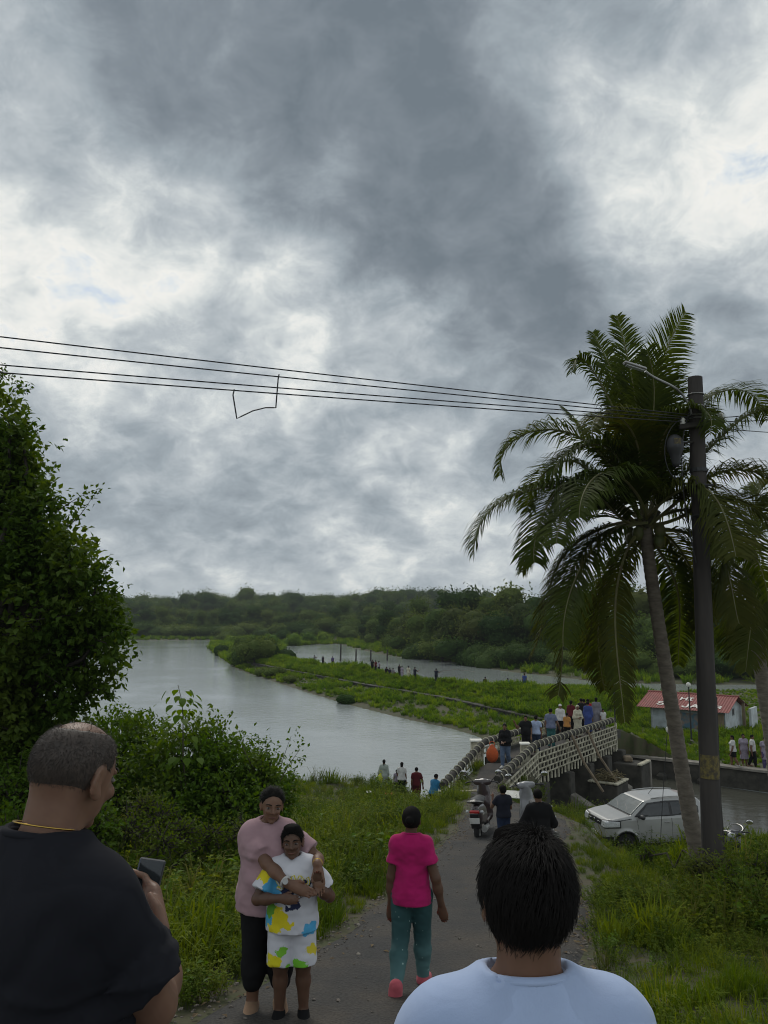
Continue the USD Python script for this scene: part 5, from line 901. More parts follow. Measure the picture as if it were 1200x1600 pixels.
p = on_ground(608, 1250); obj("orange_wrapper", move(box(.3, .2, .03, r=.01), p + [0, 0, .22], rz=.2, rx=.2), "orange_cloth", label="crumpled orange wrapper in the grass near the shore", cat="litter")
bsk = W(762, 1205, 30.0); bz = np.array([bsk[0], bsk[1], 2.06]); t = thing("orange_bag", "bright orange bag standing by the lake side railing of the bridge", "bag", (bz[0] + .15, 29.7, 2.42)); obj("bag_body", surface_net(lambda p: smin(ell(p, (0, 0, .30), (.24, .16, .30)), cone(p, (0, 0, .5), (0, 0, .62), .12, .07), .08), (-.35, -.3, -.05), (.35, .3, .8), .03), "orange_cloth", t, smooth=True); obj("handle", ring((0, 0, .70), .1, .015, (0, 1, 0), 12, 5), "orange_cloth", t)
for k, (px, py) in enumerate(((741, 1289), (748, 1298), (560, 1452), (520, 1462), (628, 1420), (560, 1500), (650, 1360))):
    p = on_ground(px, py); obj("road_pebble", move((lambda s_: (np.array(s_.vertices) * [1, .8, .55], np.array(s_.faces)))(trimesh.creation.icosphere(1, .014 + .006 * (k % 3))), p + [0, 0, .036], rz=k), "grey_concrete", label=["pale pebble on the road left of the dark scooter", "second pale pebble on the road below the first", "small pebble at the road's left edge", "pebble near the grass edge left of the girl", "pebble on the road beyond the girl's elbow", "pebble on the road by the boy", "small stone on the road ahead of the girl"][k], cat="pebble")

# ------------------------------------------------------------------ people
def cloth(name, c, c2=None, **kw):
    if name not in MAT: mat(name, c, c2, **{**dict(rough=.9, scale=9, sheen=.0 if max(c) < .1 else .1, spec=.15, bump=.25, bscale=40, bdist=.004), **kw})
    return name
mat("skin", (.150, .080, .050), (.125, .065, .040), rough=.5, scale=14, sss=.08, spec=.35)
mat("skin_dark", (.095, .050, .031), (.078, .040, .025), rough=.5, scale=14, sss=.08, spec=.35)
mat("skin_light", (.165, .092, .060), (.135, .072, .047), rough=.5, scale=16, sss=.08, spec=.35)
mat("hair_black", (.006, .0055, .005), (.009, .008, .0075), rough=.8, spec=.08, scale=40, stretch=(1, 1, .3), bump=.5, bscale=120, bdist=.004)
mat("eye_white", (.16, .14, .125), rough=.25)
mat("eye_dark", (.015, .01, .008), rough=.15)
mat("lip", (.16, .070, .052), rough=.45)
mat("gold", (.65, .42, .10), rough=.25, metal=1.0)
def rotm(ax, deg):
    a = math.radians(deg); c, s = math.cos(a), math.sin(a)
    return np.array({"x": [[1, 0, 0], [0, c, -s], [0, s, c]], "y": [[c, 0, s], [0, 1, 0], [-s, 0, c]], "z": [[c, -s, 0], [s, c, 0], [0, 0, 1]]}[ax])
def strands(t, F, n, length, width, region, r, col="hair_strand", jitter=.25, flow=(0, -.3, -.6), base=.045, name="hair_strands", seg=4, lie=.9):
    """hair as curves rooted on the scalp"""
    dirs = rdir(n * 4, r); d0 = dirs * np.array([.335, .43, .385]) + [0, -.03, .11]; keep = region(d0, r); d0, dr = d0[keep][:n], dirs[keep][:n]; m = len(d0); nr = unit(dr / np.array([.335, .43, .385]))
    fl = np.array(flow, float); tang = fl - (nr @ fl)[:, None] * nr; L_ = length * r.uniform(.6, 1.25, (m, 1)); pts = []
    j1 = r.normal(size=(m, 3)) * jitter; cur = d0 - nr * .02; dirn = unit(nr * lie + tang * .5 + j1 * .5); pts.append(cur)
    for k in range(seg - 1): cur = cur + dirn * L_ / (seg - 1); pts.append(cur); dirn = unit(dirn * .55 + tang * .9 + j1 * .35 - nr * .05 * k + [0, 0, -.12 * k])
    P_ = np.stack(pts, 1); Pw = (P_ * F.hh) @ F.RH.T + F.hc; cv = UsdGeom.BasisCurves.Define(stage, _path(name, t)); cv.CreateTypeAttr("linear"); cv.CreateCurveVertexCountsAttr(Vt.IntArray.FromNumpy(np.full(m, seg, np.int32))); cv.CreatePointsAttr(Vt.Vec3fArray.FromNumpy(Pw.reshape(-1, 3).astype(np.float32))); cv.CreateWidthsAttr(Vt.FloatArray.FromNumpy(np.tile(np.linspace(1, .35, seg) * width, m).astype(np.float32))); cv.SetWidthsInterpolation("vertex"); UsdShade.MaterialBindingAPI.Apply(cv.GetPrim()).Bind(MAT[col]); tag(cv, kind="stuff")
mat("hair_strand", (.008, .007, .0065), (.012, .010, .009), rough=.55, spec=.15)
mat("hair_base", (.004, .0036, .0034), rough=.95, spec=.02)
mat("hair_brown", (.030, .024, .020), (.045, .036, .03), rough=.5, spec=.3)
class Figure:
    """joints and distance fields of a posed body; unit: metres, facing +y, x to the person's right"""
    def __init__(self, H, armR=None, armL=None, legR=None, legL=None, lean=0, twist=0, yaw=0, nod=0, tilt=0, fem=0.0, fat=1.0, hipz=None, headk=1.0, curl=.5, shw=1.0):
        self.H, self.fem, self.fat, self.curl = H, fem, fat, curl; U = unit
        armR = armR or ((.13, -.05, -1), (.03, .22, -1)); armL = armL or ((-.13, -.05, -1), (-.03, .22, -1)); legR = legR or ((.02, .02, -1), (.0, -.05, -1)); legL = legL or ((-.02, .02, -1), (.0, -.05, -1))
        self.T = rotm("z", twist) @ rotm("x", -lean)
        drop = max(.235 * -U(np.array(l[0], float))[2] + .235 * -U(np.array(l[1], float))[2] for l in (legR, legL))
        hz = .047 + drop if hipz is None else hipz / H; self.piv = np.array([0, 0, hz]); sw = (.106 - .012 * fem) * (1 + .25 * (fat - 1)) * shw; J = {}
        tp = lambda x, y, z: self.piv + self.T @ np.array([x, y, z - .515])
        for s, n, arm, leg in ((1, "R", armR, legR), (-1, "L", armL, legL)):
            J["sh" + n] = tp(s * sw, -.006, .783); J["el" + n] = J["sh" + n] + U(np.array(arm[0], float)) * .178; J["wr" + n] = J["el" + n] + U(np.array(arm[1], float)) * .148
            J["hd" + n] = U(np.array(arm[2] if len(arm) > 2 else arm[1], float)); J["hip" + n] = self.piv + np.array([s * .05, 0, 0]); J["kn" + n] = J["hip" + n] + U(np.array(leg[0], float)) * .235; J["an" + n] = J["kn" + n] + U(np.array(leg[1], float)) * .235
            fd = np.array(leg[2] if len(leg) > 2 else (s * .15, 1, -.22), float); J["toe" + n] = J["an" + n] + U(fd) * .105
        J["neck"] = tp(0, -.004, .835); J["neck0"] = tp(0, -.008, .79); self.J = {k: v * H for k, v in J.items()}; self.piv = self.piv * H
        self.RH = rotm("z", twist) @ rotm("z", yaw) @ rotm("x", nod - lean * .35) @ rotm("y", tilt); self.hh = .132 * H * headk; self.hc = self.J["neck"] + self.RH @ np.array([0, .012 * H, .081 * H])
    def tors(self, p): return ((p - self.piv) @ self.T) / self.H + [0, 0, .515]
    def torso(self, p, o=0.0):
        q = self.tors(p); f, w = self.fem, self.fat; Y = (0, 1, 0)
        d = cone(q, (-.052, -.002, .748), (.052, -.002, .748), .072 * w + o, .072 * w + o, (Y, .78)); d = smin(d, cone(q, (-.088 * (1 - .1 * f), -.01, .797), (.088 * (1 - .1 * f), -.01, .797), .036 + o, .036 + o), .03)
        d = smin(d, cone(q, (0, 0, .72), (0, .004, .615), (.098 - .010 * f) * w + o, (.088 - .012 * f) * w + o, (Y, .74)), .04); d = smin(d, cone(q, (0, .004, .62), (0, -.002, .53), (.086 - .008 * f) * w + o, (.094 + .008 * f) * w + o, (Y, .78)), .04)
        d = smin(d, cone(q, (-.042, -.014, .515), (.042, -.014, .515), .070 * w + .006 * f + o, .070 * w + .006 * f + o), .04)
        if w > 1.1: d = smin(d, ell(q, (0, .045, .60), (.08 * w + o, .07 * w + o, .08 + o)), .04)
        if f > .5:
            for s in (-1, 1): d = smin(d, ell(q, (s * .046, .058, .728), np.array([.042, .038, .042]) * w + o), .02)
        return d * self.H
    def arm(self, p, n, a=0.0, b=1.0, c=1.0, o=0.0):
        J, H, w = self.J, self.H, .85 + .15 * self.fat; s, e, r_ = J["sh" + n], J["el" + n], J["wr" + n]; k = (1 - .10 * self.fem) * w
        d = cone(p, s, s + (e - s) * b, (.037 * k + o) * H, (.037 * k + (.030 - .037) * k * b + o) * H)
        if c > 0: d = smin(d, cone(p, e, e + (r_ - e) * c * .45, (.0295 * k + o) * H, (.028 * k + o) * H), .012 * H); d = smin(d, cone(p, e + (r_ - e) * c * .4, e + (r_ - e) * c, (.028 * k + o) * H, (.0195 * k + o) * H), .02 * H)
        return d
    def leg(self, p, n, c=1.0, o=0.0, o2=None):
        J, H, w = self.J, self.H, .8 + .2 * self.fat; h, k, a = J["hip" + n], J["kn" + n], J["an" + n]; o2 = o if o2 is None else o2
        d = cone(p, h, k, (.064 * w + .004 * self.fem + o) * H, (.040 * w + o) * H)
        if c > 0:
            e = k + (a - k) * c; back = np.cross(np.cross(a - k, np.array([0, 1, 0])), a - k); back = unit(back) * (-.008 * H); m = k + (a - k) * min(.35, c) + back
            d = smin(d, cone(p, k, m, (.038 * w + o) * H, (.038 * w + o2) * H), .02 * H)
            if c > .35: d = smin(d, cone(p, m, e, (.038 * w + o2) * H, (.024 * w + (1 - c) * .008 + o2) * H), .02 * H)
        return d
    def foot(self, p, n, o=0.0):
        J, H = self.J, self.H; a, t = J["an" + n], J["toe" + n]; f = unit(t - a); dn = unit(np.cross(np.cross(f, [0, 0, -1.]), f)) if abs(f[2]) < .98 else np.array([0, -1., 0]); heel = a - f * .012 * H + dn * .022 * H
        d = cone(p, heel, t + dn * .012 * H, (.024 + o) * H, (.026 + o) * H, (dn, .78)); return smin(d, cone(p, a, a + f * .05 * H + dn * .018 * H, (.025 + o) * H, (.022 + o) * H), .02 * H)
    def hand(self, p, n, fine=True):
        J, H = self.J, self.H; w, d_ = J["wr" + n], J["hd" + n]; s = 1 if n == "R" else -1; L = .105 * H
        side = unit(np.cross(d_, np.array([0, 1., .25]) if abs(d_[1]) < .8 else np.array([0, 0, 1.]))) * s * -1; nor = unit(np.cross(side, d_)); nor = nor * (1 if nor @ np.array([-s, .3, -.2]) > 0 else -1)
        pc = w + d_ * L * .45; d = cone(p, w, pc, .019 * H, .024 * H, (nor, .55)); d = smin(d, cone(p, w + d_ * L * .2, pc - side * .0, .022 * H, .025 * H, (nor, .5)), .01 * H)
        if not fine: return smin(d, cone(p, pc, pc + unit(d_ + nor * .5) * L * .45, .020 * H, .014 * H, (nor, .6)), .01 * H)
        c = self.curl
        for i, (off, ln) in enumerate(((.016, .86), (.0055, .98), (-.005, .92), (-.0155, .74))):
            b = w + d_ * L * (.50 + .02 * (i in (1, 2))) + side * off * 1.05 * H; m = b + unit(d_ + nor * c * .55 + side * off * 4) * L * .26 * ln; e = m + unit(d_ + nor * c * 1.9) * L * .22 * ln
            d = smin(d, np.minimum(cone(p, b - d_ * L * .05, m, .0060 * H, .0052 * H), cone(p, m, e, .0052 * H, .0043 * H)), .003 * H)
        b = w + d_ * L * .16 + side * .014 * H; m = b + unit(d_ * .75 + side * .75 + nor * .35) * L * .28; e = m + unit(d_ + nor * .5 + side * .1) * L * .2
        return smin(d, np.minimum(cone(p, b, m, .0078 * H, .0062 * H), cone(p, m, e, .0062 * H, .005 * H)), .006 * H)
    def loc(self, p): return ((p - self.hc) @ self.RH) / self.hh
    def skull(self, p, o=0.0): q = self.loc(p); return smin(ell(q, (0, -.03, .11), np.array([.335, .43, .385]) + o), ell(q, (0, .13, -.20), np.array([.245, .265, .285]) + o), .14) * self.hh
    def head(self, p, fine=True):
        q = self.loc(p); k = self.hh; d = self.skull(p) / k
        d = smin(d, np.minimum(cone(q, (0, .385, .06), (0, .475, -.11), .030, .045), ell(q, (0, .43, -.115), (.075, .06, .04))), .05)
        if fine:
            for s in (-1, 1):
                d = smax(d, -ell(q, (s * .145, .445, .015), (.085, .070, .045)), .04); d = smin(d, ell(q, (s * .15, .335, -.10), (.09, .08, .08)), .06); d = smin(d, cone(q, (s * .05, .385, .085), (s * .22, .33, .09), .025, .02), .03)
            d = smin(d, cone(q, (-.06, .372, -.265), (.06, .372, -.265), .026, .026), .03); d = smin(d, ell(q, (0, .33, -.40), (.09, .07, .07)), .06)
        for s in (-1, 1):
            er = ell(q, (s * .345, -.02, -.01), (.035, .085, .145), rotm("x", -12) @ rotm("z", s * 18)); er = smin(er, ell(q, (s * .335, .03, -.13), (.03, .05, .055)), .03)
            if fine: er = smax(er, -ell(q, (s * .385, .005, .005), (.035, .05, .09)), .025)
            d = smin(d, er, .025)
        return smin(d * k, cone(p, self.J["neck0"], self.hc + self.RH @ np.array([0, -.11, -.16]) * k, .037 * self.H * (1 - .12 * self.fem) * (.9 + .1 * self.fat), .034 * self.H * (1 - .12 * self.fem)), .012 * self.H)
    def body(self, p, fine=True, hands=True, feet=True):
        H = self.H; d = smin(self.torso(p), self.head(p, fine), .018 * H); J = self.J
        for n, s in (("R", 1), ("L", -1)):
            d = smin(d, cone(p, J["neck"] - (J["neck"] - J["neck0"]) * .3, J["sh" + n] * .9 + J["neck0"] * .1, .030 * H, .028 * H), .02 * H)
            a = self.arm(p, n); a = smin(a, self.hand(p, n, hands), .008 * H) if hands is not None else a
            d = smin(d, a, .012 * H); l = self.leg(p, n); l = smin(l, self.foot(p, n), .015 * H); d = smin(d, l, .02 * H)
        return d
    def hair(self, p, off=.045, cut=-.24, style=None, front=.14):
        q = self.loc(p); d = self.skull(p, off) / self.hh; d = smax(d, .85 * q[:, 1] - .53 * q[:, 2] - front, .03); d = smax(d, cut - q[:, 2] + .25 * np.clip(q[:, 1] + .1, 0, 1), .03); d = np.maximum(d, -ell(q, (0, .02, -.02), (1.0, .09, .17)) * (np.abs(q[:, 0]) > .25) - (np.abs(q[:, 0]) <= .25) * 9)
        if style == "bun": d = smin(d, ell(q, (0, -.50, .10), (.16, .14, .16)), .04)
        if style == "pony": d = smin(d, smin(cone(q, (0, -.44, .12), (0, -.56, -.25), .09, .11), cone(q, (0, -.56, -.25), (0, -.52, -.95), .11, .05), .05), .05)
        if style == "long": d = smin(d, smin(cone(q, (-.1, -.32, .0), (-.1, -.34, -.95), .2, .13, ((0, 1, 0), .6)), cone(q, (.1, -.32, .0), (.1, -.34, -.95), .2, .13, ((0, 1, 0), .6)), .05), .06)
        if style == "tuft": d = smin(d, ell(q, (0, .12, .46), (.27, .26, .12)), .08)
        return d * self.hh
def dress_up(t, F, skin, top, bottom, res, hair=("hair_black", .045, -.24, None, .14), sleeve=.6, hem=.49, neck=.812, leg=.96, skirt=None, shoes=None, fine=False, off=.012, loose=.008, hands=None, lleg=.003, folds=None, bres=None, coll=None):
    H = F.H; allj = np.array(list(F.J.values())); lo, hi = allj.min(0) - .14 * H, allj.max(0) + .14 * H; hi[2] = max(hi[2], F.hc[2] + F.hh * .75); lo[2] = allj[:, 2].min() - .06 * H
    hands = fine if hands is None else hands
    obj("body", surface_net(lambda p: F.body(p, fine, hands), lo, hi, bres or res), skin, t, smooth=True)
    fold = (lambda p: folds(p)) if folds else (lambda p: 0)
    def topf(p):
        q = F.tors(p); d = F.torso(p, off)
        for n in "RL":
            s_, e_, w_ = F.J["sh" + n], F.J["el" + n], F.J["wr" + n]; v_ = e_ - s_; L_ = np.linalg.norm(v_); k_ = (1 - .10 * F.fem) * (.85 + .15 * F.fat); c_ = min(sleeve, 1.0)
            sl = cone(p, s_, e_, (.0335 * k_ + off * .75) * H, (.031 * k_ + off + loose * 1.1) * H)
            if sleeve > 1: sl = smin(sl, cone(p, e_, e_ + (w_ - e_) * (sleeve - 1), (.031 * k_ + off + loose * .8) * H, (.022 + off + loose * .4) * H), .02 * H)
            else: sl = np.maximum(sl, (p - s_) @ (v_ / L_) - sleeve * L_)
            d = smin(d, sl, .016 * H); d = smin(d, cone(p, F.J["neck"] - (F.J["neck"] - F.J["neck0"]) * .45, s_ * .92 + F.J["neck0"] * .08, (.034 + off * .5) * H, (.030 + off * .8) * H), .02 * H)
        if skirt: d = smin(d, cone(q, (0, -.005, .60), (0, -.01, skirt[0]), .082 + off, skirt[1], ((0, 1, 0), .8)) * H, .03 * H)
        else: d = smin(d, cone(q, (0, 0, .62), (0, -.006, hem - .02), .086 * F.fat + off + loose, .094 * F.fat + off + loose * 1.6, ((0, 1, 0), .80)) * H, .03 * H)
        cb = smax(cone(q, (0, -.004, .765), (0, -.004, .875), .056 + off * .2, .0435), q[:, 2] - (.848 - .24 * (q[:, 1] + .004)), .003); d = smin(d, cb * H, .03 * H)
        d = d + fold(p) * sstep(.825, .77, q[:, 2]); h_ = skirt[0] if skirt else hem
        low = np.linalg.norm(q[:, :2], axis=1) < .26; d = np.where(low, np.maximum(d, (h_ - q[:, 2]) * H), d)
        return smax(d, -cone(q, (0, -.004, .80), (0, -.002, .92), .0395, .047) * H, .002 * H)
    o = obj("top", surface_net(topf, lo, hi, res), top, t, smooth=True)
    if fine and not skirt:
        aa = np.arange(40) / 40 * 2 * math.pi; rg = np.stack([.0452 * np.cos(aa), -.004 + .0452 * np.sin(aa), .846 - .0108 * np.sin(aa)], 1); rg = (rg - [0, 0, .515]) * H @ F.T.T + F.piv; obj("collar", tube(rg, .0050 * H, 7, closed=True), top if not coll else coll, o, smooth=True)
    if bottom:
        def botf(p):
            d = F.torso(p, off * .7); q = F.tors(p); d = np.maximum(d, (q[:, 2] - .60) * H)
            for n in "RL":
                l = F.leg(p, n, max(0, leg * 2 - 1) if leg < .96 else leg, off * .6 + lleg, off * .6 + lleg * 2)
                if leg <= .5: k = F.J["kn" + n] - F.J["hip" + n]; l = cone(p, F.J["hip" + n], F.J["hip" + n] + k * leg * 2, .066 * H * (.8 + .2 * F.fat) + off * H, (.056 + loose) * H); l = np.maximum(l, ((p - F.J["hip" + n]) @ k) / np.linalg.norm(k) - np.linalg.norm(k) * leg * 2)
                d = smin(d, l, .012 * H)
            return d + fold(p) * .7
        lo2 = lo.copy(); hi2 = hi.copy(); hi2[2] = F.piv[2] + .16 * H; obj("trousers" if leg > .9 else "shorts" if leg < .75 else "leggings", surface_net(botf, lo2, hi2, res), bottom, t, smooth=True)
    if hair:
        hl = F.hc - F.hh * 1.25; hu = F.hc + F.hh * 1.0; obj("hair", surface_net(lambda p: F.hair(p, *hair[1:]), hl, hu, min(res, F.hh * .075)), hair[0], t, smooth=True)
    if shoes:
        for n in "RL": a = F.J["an" + n]; obj("shoe", surface_net(lambda p: F.foot(p, n, .005), a - .16 * H, a + .16 * H, min(res, .02)), shoes, t, smooth=True)
    if fine:
        for s in (-1, 1):
            e = F.hc + F.RH @ np.array([s * .145, .345, .012]) * F.hh; ey = obj("eye", move((np.array(trimesh.creation.icosphere(2, 1.0).vertices) * [.062, .05, .026], trimesh.creation.icosphere(2, 1.0).faces), s=F.hh), "eye_white", t, smooth=True); v = np.array(ey.GetAttribute("points").Get()); ey.GetAttribute("points").Set(Vt.Vec3fArray.FromNumpy((v @ F.RH.T + e).astype(np.float32)))
            m = trimesh.creation.icosphere(2, .034 * F.hh); obj("iris", (np.array(m.vertices) * [1, .7, 1] + F.hc + F.RH @ np.array([s * .145, .372, .012]) * F.hh, m.faces), "eye_dark", ey, smooth=True)
            b_ = np.array([(s * .06, .40, .10), (s * .15, .39, .125), (s * .245, .33, .095)]) * F.hh; obj("eyebrow", tube(spline(F.hc + b_ @ F.RH.T, 8), np.array([.013, .016, .016, .015, .013, .011, .009, .005]) * F.hh, 6), "hair_black", t)
        lp = np.array([(-.125, .335, -.262), (-.06, .388, -.262), (0, .398, -.268), (.06, .388, -.262), (.125, .335, -.262)]) * F.hh; obj("mouth", tube(spline(F.hc + lp @ F.RH.T, 12), np.interp(np.linspace(0, 1, 12), [0, .5, 1], [.008, .024, .008]) * F.hh, 7), "lip", t, smooth=True)
def facing(dx, dy): return math.atan2(dy, dx) - math.pi / 2
def person(label, loc, face, H, top, bottom="black_plastic", res=.026, skin="skin", group=None, pose={}, **kw):
    t = thing("person", label, "person", loc, rotz=facing(*face), group=group); F = Figure(H, **pose); dress_up(t, F, skin, top, bottom, res, **kw); return t, F

for n_, c1, c2 in (("navy_cloth", (.022, .024, .036), None), ("black_cloth", (.012, .012, .013), None), ("white_cloth", (.55, .54, .52), None), ("paleblue_cloth", (.36, .43, .60), None), ("denim", (.075, .11, .18), (.11, .15, .22)), ("darkdenim", (.03, .045, .09), None), ("maroon_cloth", (.10, .014, .018), None), ("orange_shirt", (.45, .21, .06), None), ("cream_cloth", (.50, .47, .36), None), ("red_cloth", (.36, .02, .03), None), ("royal_cloth", (.045, .07, .22), None), ("grey_cloth", (.19, .18, .20), None), ("sage_cloth", (.34, .38, .34), None), ("magenta_cloth", (.40, .012, .115), (.34, .010, .095)), ("mauve_cloth", (.37, .24, .26), (.33, .21, .23)), ("teal_cloth", (.025, .085, .085), (.05, .16, .155)), ("purple_cloth", (.09, .07, .16), None), ("skyblue_cloth", (.03, .17, .32), None), ("pink_foam", (.55, .12, .15), None), ("tan_leather", (.30, .19, .12), None), ("lilac_cloth", (.30, .26, .32), None), ("checked_cloth", (.10, .12, .20), (.16, .18, .25))): cloth(n_, c1, c2)
walk1 = dict(legR=((.02, .22, -1), (.0, .02, -1)), legL=((-.02, -.16, -1), (0, -.45, -1)), armR=((.16, -.22, -1), (.03, .12, -1)), armL=((-.16, .18, -1), (-.02, .4, -1)))
fold_arms = dict(armR=((.2, .1, -1), (-.75, .7, .1)), armL=((-.2, .1, -1), (.75, .7, .0)))
phone_up = dict(armR=((.25, .45, -.8), (-.3, .7, .65)), armL=((-.2, .3, -.9), (.3, .75, .5)))
# --- on the shore
def shore(label, px, top_y, dep, face, top, bottom, **kw): p = W(px, 1240, dep); z = gz(p[0], p[1]); H = float(np.clip(W(px, top_y, dep)[2] - z, 1.0, 1.72)); return person(label, (p[0], p[1], z), face, H, top, bottom, res=.022, **kw)
shore("person in a pale green long dress holding a yellow bag at the water's edge", 600, 1186, 33.4, (.1, 1), "sage_cloth", None, skirt=(.10, .13), sleeve=1.6, pose=dict(fem=1, armL=((-.3, .1, -1), (-.2, .5, -.6))), hair=("hair_black", .05, -.24, "pony", .14))
p = W(594, 1214, 33.3)
t = thing("yellow_bag", "yellow bag in the hand of the person in pale green", "bag", (p[0], p[1], p[2] - .2)); obj("bag_body", surface_net(lambda q: smin(ell(q, (0, 0, .12), (.13, .08, .19)), cone(q, (0, 0, .2), (.02, 0, .36), .07, .02), .05), (-.3, -.3, -.15), (.3, .3, .5), .02), cloth("yellow_cloth", (.50, .52, .06)), t, smooth=True); obj("strap", ring((.02, 0, .40), .07, .012, (0, 1, 0), 10, 5), "yellow_cloth", t)
shore("child in a faded pink top by the woman in white at the shore", 620, 1202, 33.5, (.3, 1), "lilac_cloth", "black_cloth", pose=dict(fem=1), hair=("hair_black", .05, -.24, "pony", .14))
shore("woman with a white top, black trousers and long hair at the shore", 628, 1190, 33.2, (.2, 1), "white_cloth", "black_cloth", pose=dict(fem=1, armL=((-.2, .1, -1), (.4, .7, .1))), hair=("hair_black", .05, -.24, "long", .14))
shore("child in a maroon shirt and shorts at the water's edge", 651, 1198, 33.5, (0, 1), "maroon_cloth", "maroon_cloth", leg=.5, pose=dict(armR=((.35, 0, -1), (.1, .3, -1))))
shore("person in a dark blue jacket bending beside the end of the railing", 677, 1195, 32.8, (.8, .8), "skyblue_cloth", "black_cloth", pose=dict(lean=18, armR=((.1, .6, -1), (0, .5, -1)), armL=((-.1, .6, -1), (0, .5, -1))), sleeve=1.9)
# --- on the bridge
def bridge_spot(px, q):
    s = np.linspace(0, 1.0, 400)[:, None]; P_ = (RP[1] + (RP[2] - RP[1]) * s) * (1 - q) + (LP[1] + (LP[2] - LP[1]) * s) * q; f = P_[:, 1] * math.cos(PITCH) + (3.2 - EYE) * math.sin(PITCH); k = np.argmin(np.abs(600 + 1150 * P_[:, 0] / f - px)); return P_[k]
def on_bridge(label, px, top_y, q, face, top, bottom, child=False, **kw):
    p = bridge_spot(px, q); H = float(np.clip(W(px, top_y, p[1])[2] - 2.51, 1.05 if child else 1.5, 1.30 if child else 1.75)); return person(label, (p[0], p[1], 2.51), face, H, top, bottom, res=.024, **kw)
g = ZP(790, 1200, 2.42); person("young woman in a black top and blue jeans walking off the bridge", (g[0], g[1], 2.44), (-.45, -1), 1.62, "black_cloth", "denim", res=.018, pose=dict(fem=1, armR=((.12, .1, -1), (-.5, .8, -.1)), armL=((-.12, .1, -1), (.5, .8, -.1)), **{k: walk1[k] for k in ("legR", "legL")}), hair=("hair_black", .055, -.3, "long", .14), sleeve=1.7, shoes="white_cloth", loose=.012)
on_bridge("heavy man in a black printed t-shirt facing us on the bridge", 822, 1117, .42, (-.3, -1), "black_cloth", "black_cloth", pose=dict(fat=1.15, armR=((.5, .2, -.6), (.3, .4, .8))))
p = bridge_spot(822, .42)
on_bridge("person in a white t-shirt and blue jeans with back turned on the bridge", 838, 1120, .30, (.3, 1), "paleblue_cloth", "darkdenim", hair=("hair_black", .05, -.3, "bun", .14))
on_bridge("man in a checked blue shirt and teal trousers leaning at the near railing", 861, 1106, .28, (.5, 1), "checked_cloth", "teal_cloth", pose=dict(armR=((.35, .2, -1), (.1, .5, -.7))))
on_bridge("man in a white cap and white shirt walking on the bridge", 876, 1099, .66, (.6, .8), "white_cloth", "black_cloth", hair=("white_cloth", .06, .05, None, .3), sleeve=1.9, pose=walk1)
on_bridge("child in an orange top on the bridge", 886, 1113, .34, (.5, .8), "orange_shirt", "black_cloth", child=True, pose=dict(fem=1))
on_bridge("person in dark maroon behind the child in orange", 893, 1101, .72, (.6, .8), "maroon_cloth", "black_cloth", pose=dict(fem=1), hair=("hair_black", .05, -.24, "pony", .14), sleeve=1.8)
on_bridge("woman in a cream dress and headscarf on the bridge", 903, 1110, .30, (.2, -1), "cream_cloth", None, skirt=(.08, .16), sleeve=1.9, hair=("cream_cloth", .07, -.4, "long", .16), pose=dict(fem=1, **fold_arms))
on_bridge("person in black at the far railing of the bridge", 913, 1096, .62, (.5, .9), "black_cloth", "black_cloth", sleeve=1.9)
on_bridge("woman in a royal blue dress on the bridge", 919, 1095, .34, (.4, .9), "royal_cloth", None, skirt=(.07, .15), sleeve=1.5, pose=dict(fem=1), hair=("hair_black", .05, -.24, "bun", .14))
on_bridge("person in a red shirt and dark trousers on the bridge", 928, 1094, .55, (.6, .8), "red_cloth", "navy_cloth", pose=fold_arms)
on_bridge("person in black beside the lamp post at the bridge end", 940, 1091, .70, (-.3, 1), "black_cloth", "black_cloth", sleeve=1.8)
on_bridge("woman in a grey dress at the far end of the bridge", 946, 1089, .36, (.4, .9), "grey_cloth", None, skirt=(.08, .15), sleeve=1.9, hair=("hair_black", .05, -.3, "long", .14), pose=dict(fem=1))
on_bridge("child in white at the far end of the bridge railing", 955, 1112, .22, (.2, -1), "white_cloth", "grey_cloth", child=True)
# --- on the embankment
def crest_spot(px, beyond=.6):
    ds = np.arange(48, 140, .5); P_ = np.array([W(px, 1000, d) for d in ds]); g = ground(P_[:, 0], P_[:, 1]); el = (g - EYE) / ds; k = int(np.argmax(np.where(ds < 135, el, -9) * 1.0 - 0 * ds)); 
    inside = shapely.contains_xy(TOP, P_[:, 0], P_[:, 1]); dr = shapely.distance(LineString(RIVERSIDE), shapely.points(P_[:, 0], P_[:, 1])); ok = inside & (dr > 3.6); k = np.max(np.nonzero(ok)[0]) if ok.any() else k; d = ds[k]; p = W(px, 1000, d); return np.array([p[0], p[1], gz(p[0], p[1])])
def on_levee(label, px, top_y, face, top, bottom, sit=False, **kw):
    p = crest_spot(px); H = W(px, top_y, p[1])[2] - p[2]; pose = dict(kw.pop("pose", {}))
    if sit: H = 1.45; pose.update(legR=((.12, 1, .35), (0, .1, -1)), legL=((-.12, 1, .35), (0, .1, -1)), hipz=.16)
    else: H = float(np.clip(H, 1.35, 1.78))
    return person(label, p, face, H, top, bottom, res=.04, pose=pose, **kw)
on_levee("leftmost person on the embankment, waving, in blue grey", 492, 1024, (.6, .8), "grey_cloth", "navy_cloth", pose=dict(armR=((.5, .3, -.4), (.2, .3, 1))))
on_levee("second person from the left on the embankment, in dark clothes", 505, 1027, (.6, .8), "navy_cloth", "navy_cloth"); on_levee("third person from the left on the embankment, in dark grey", 520, 1028, (.3, 1), "purple_cloth", "black_cloth")
on_levee("person sitting alone on the embankment", 573, 1041, (.5, .9), "navy_cloth", "black_cloth", sit=True)
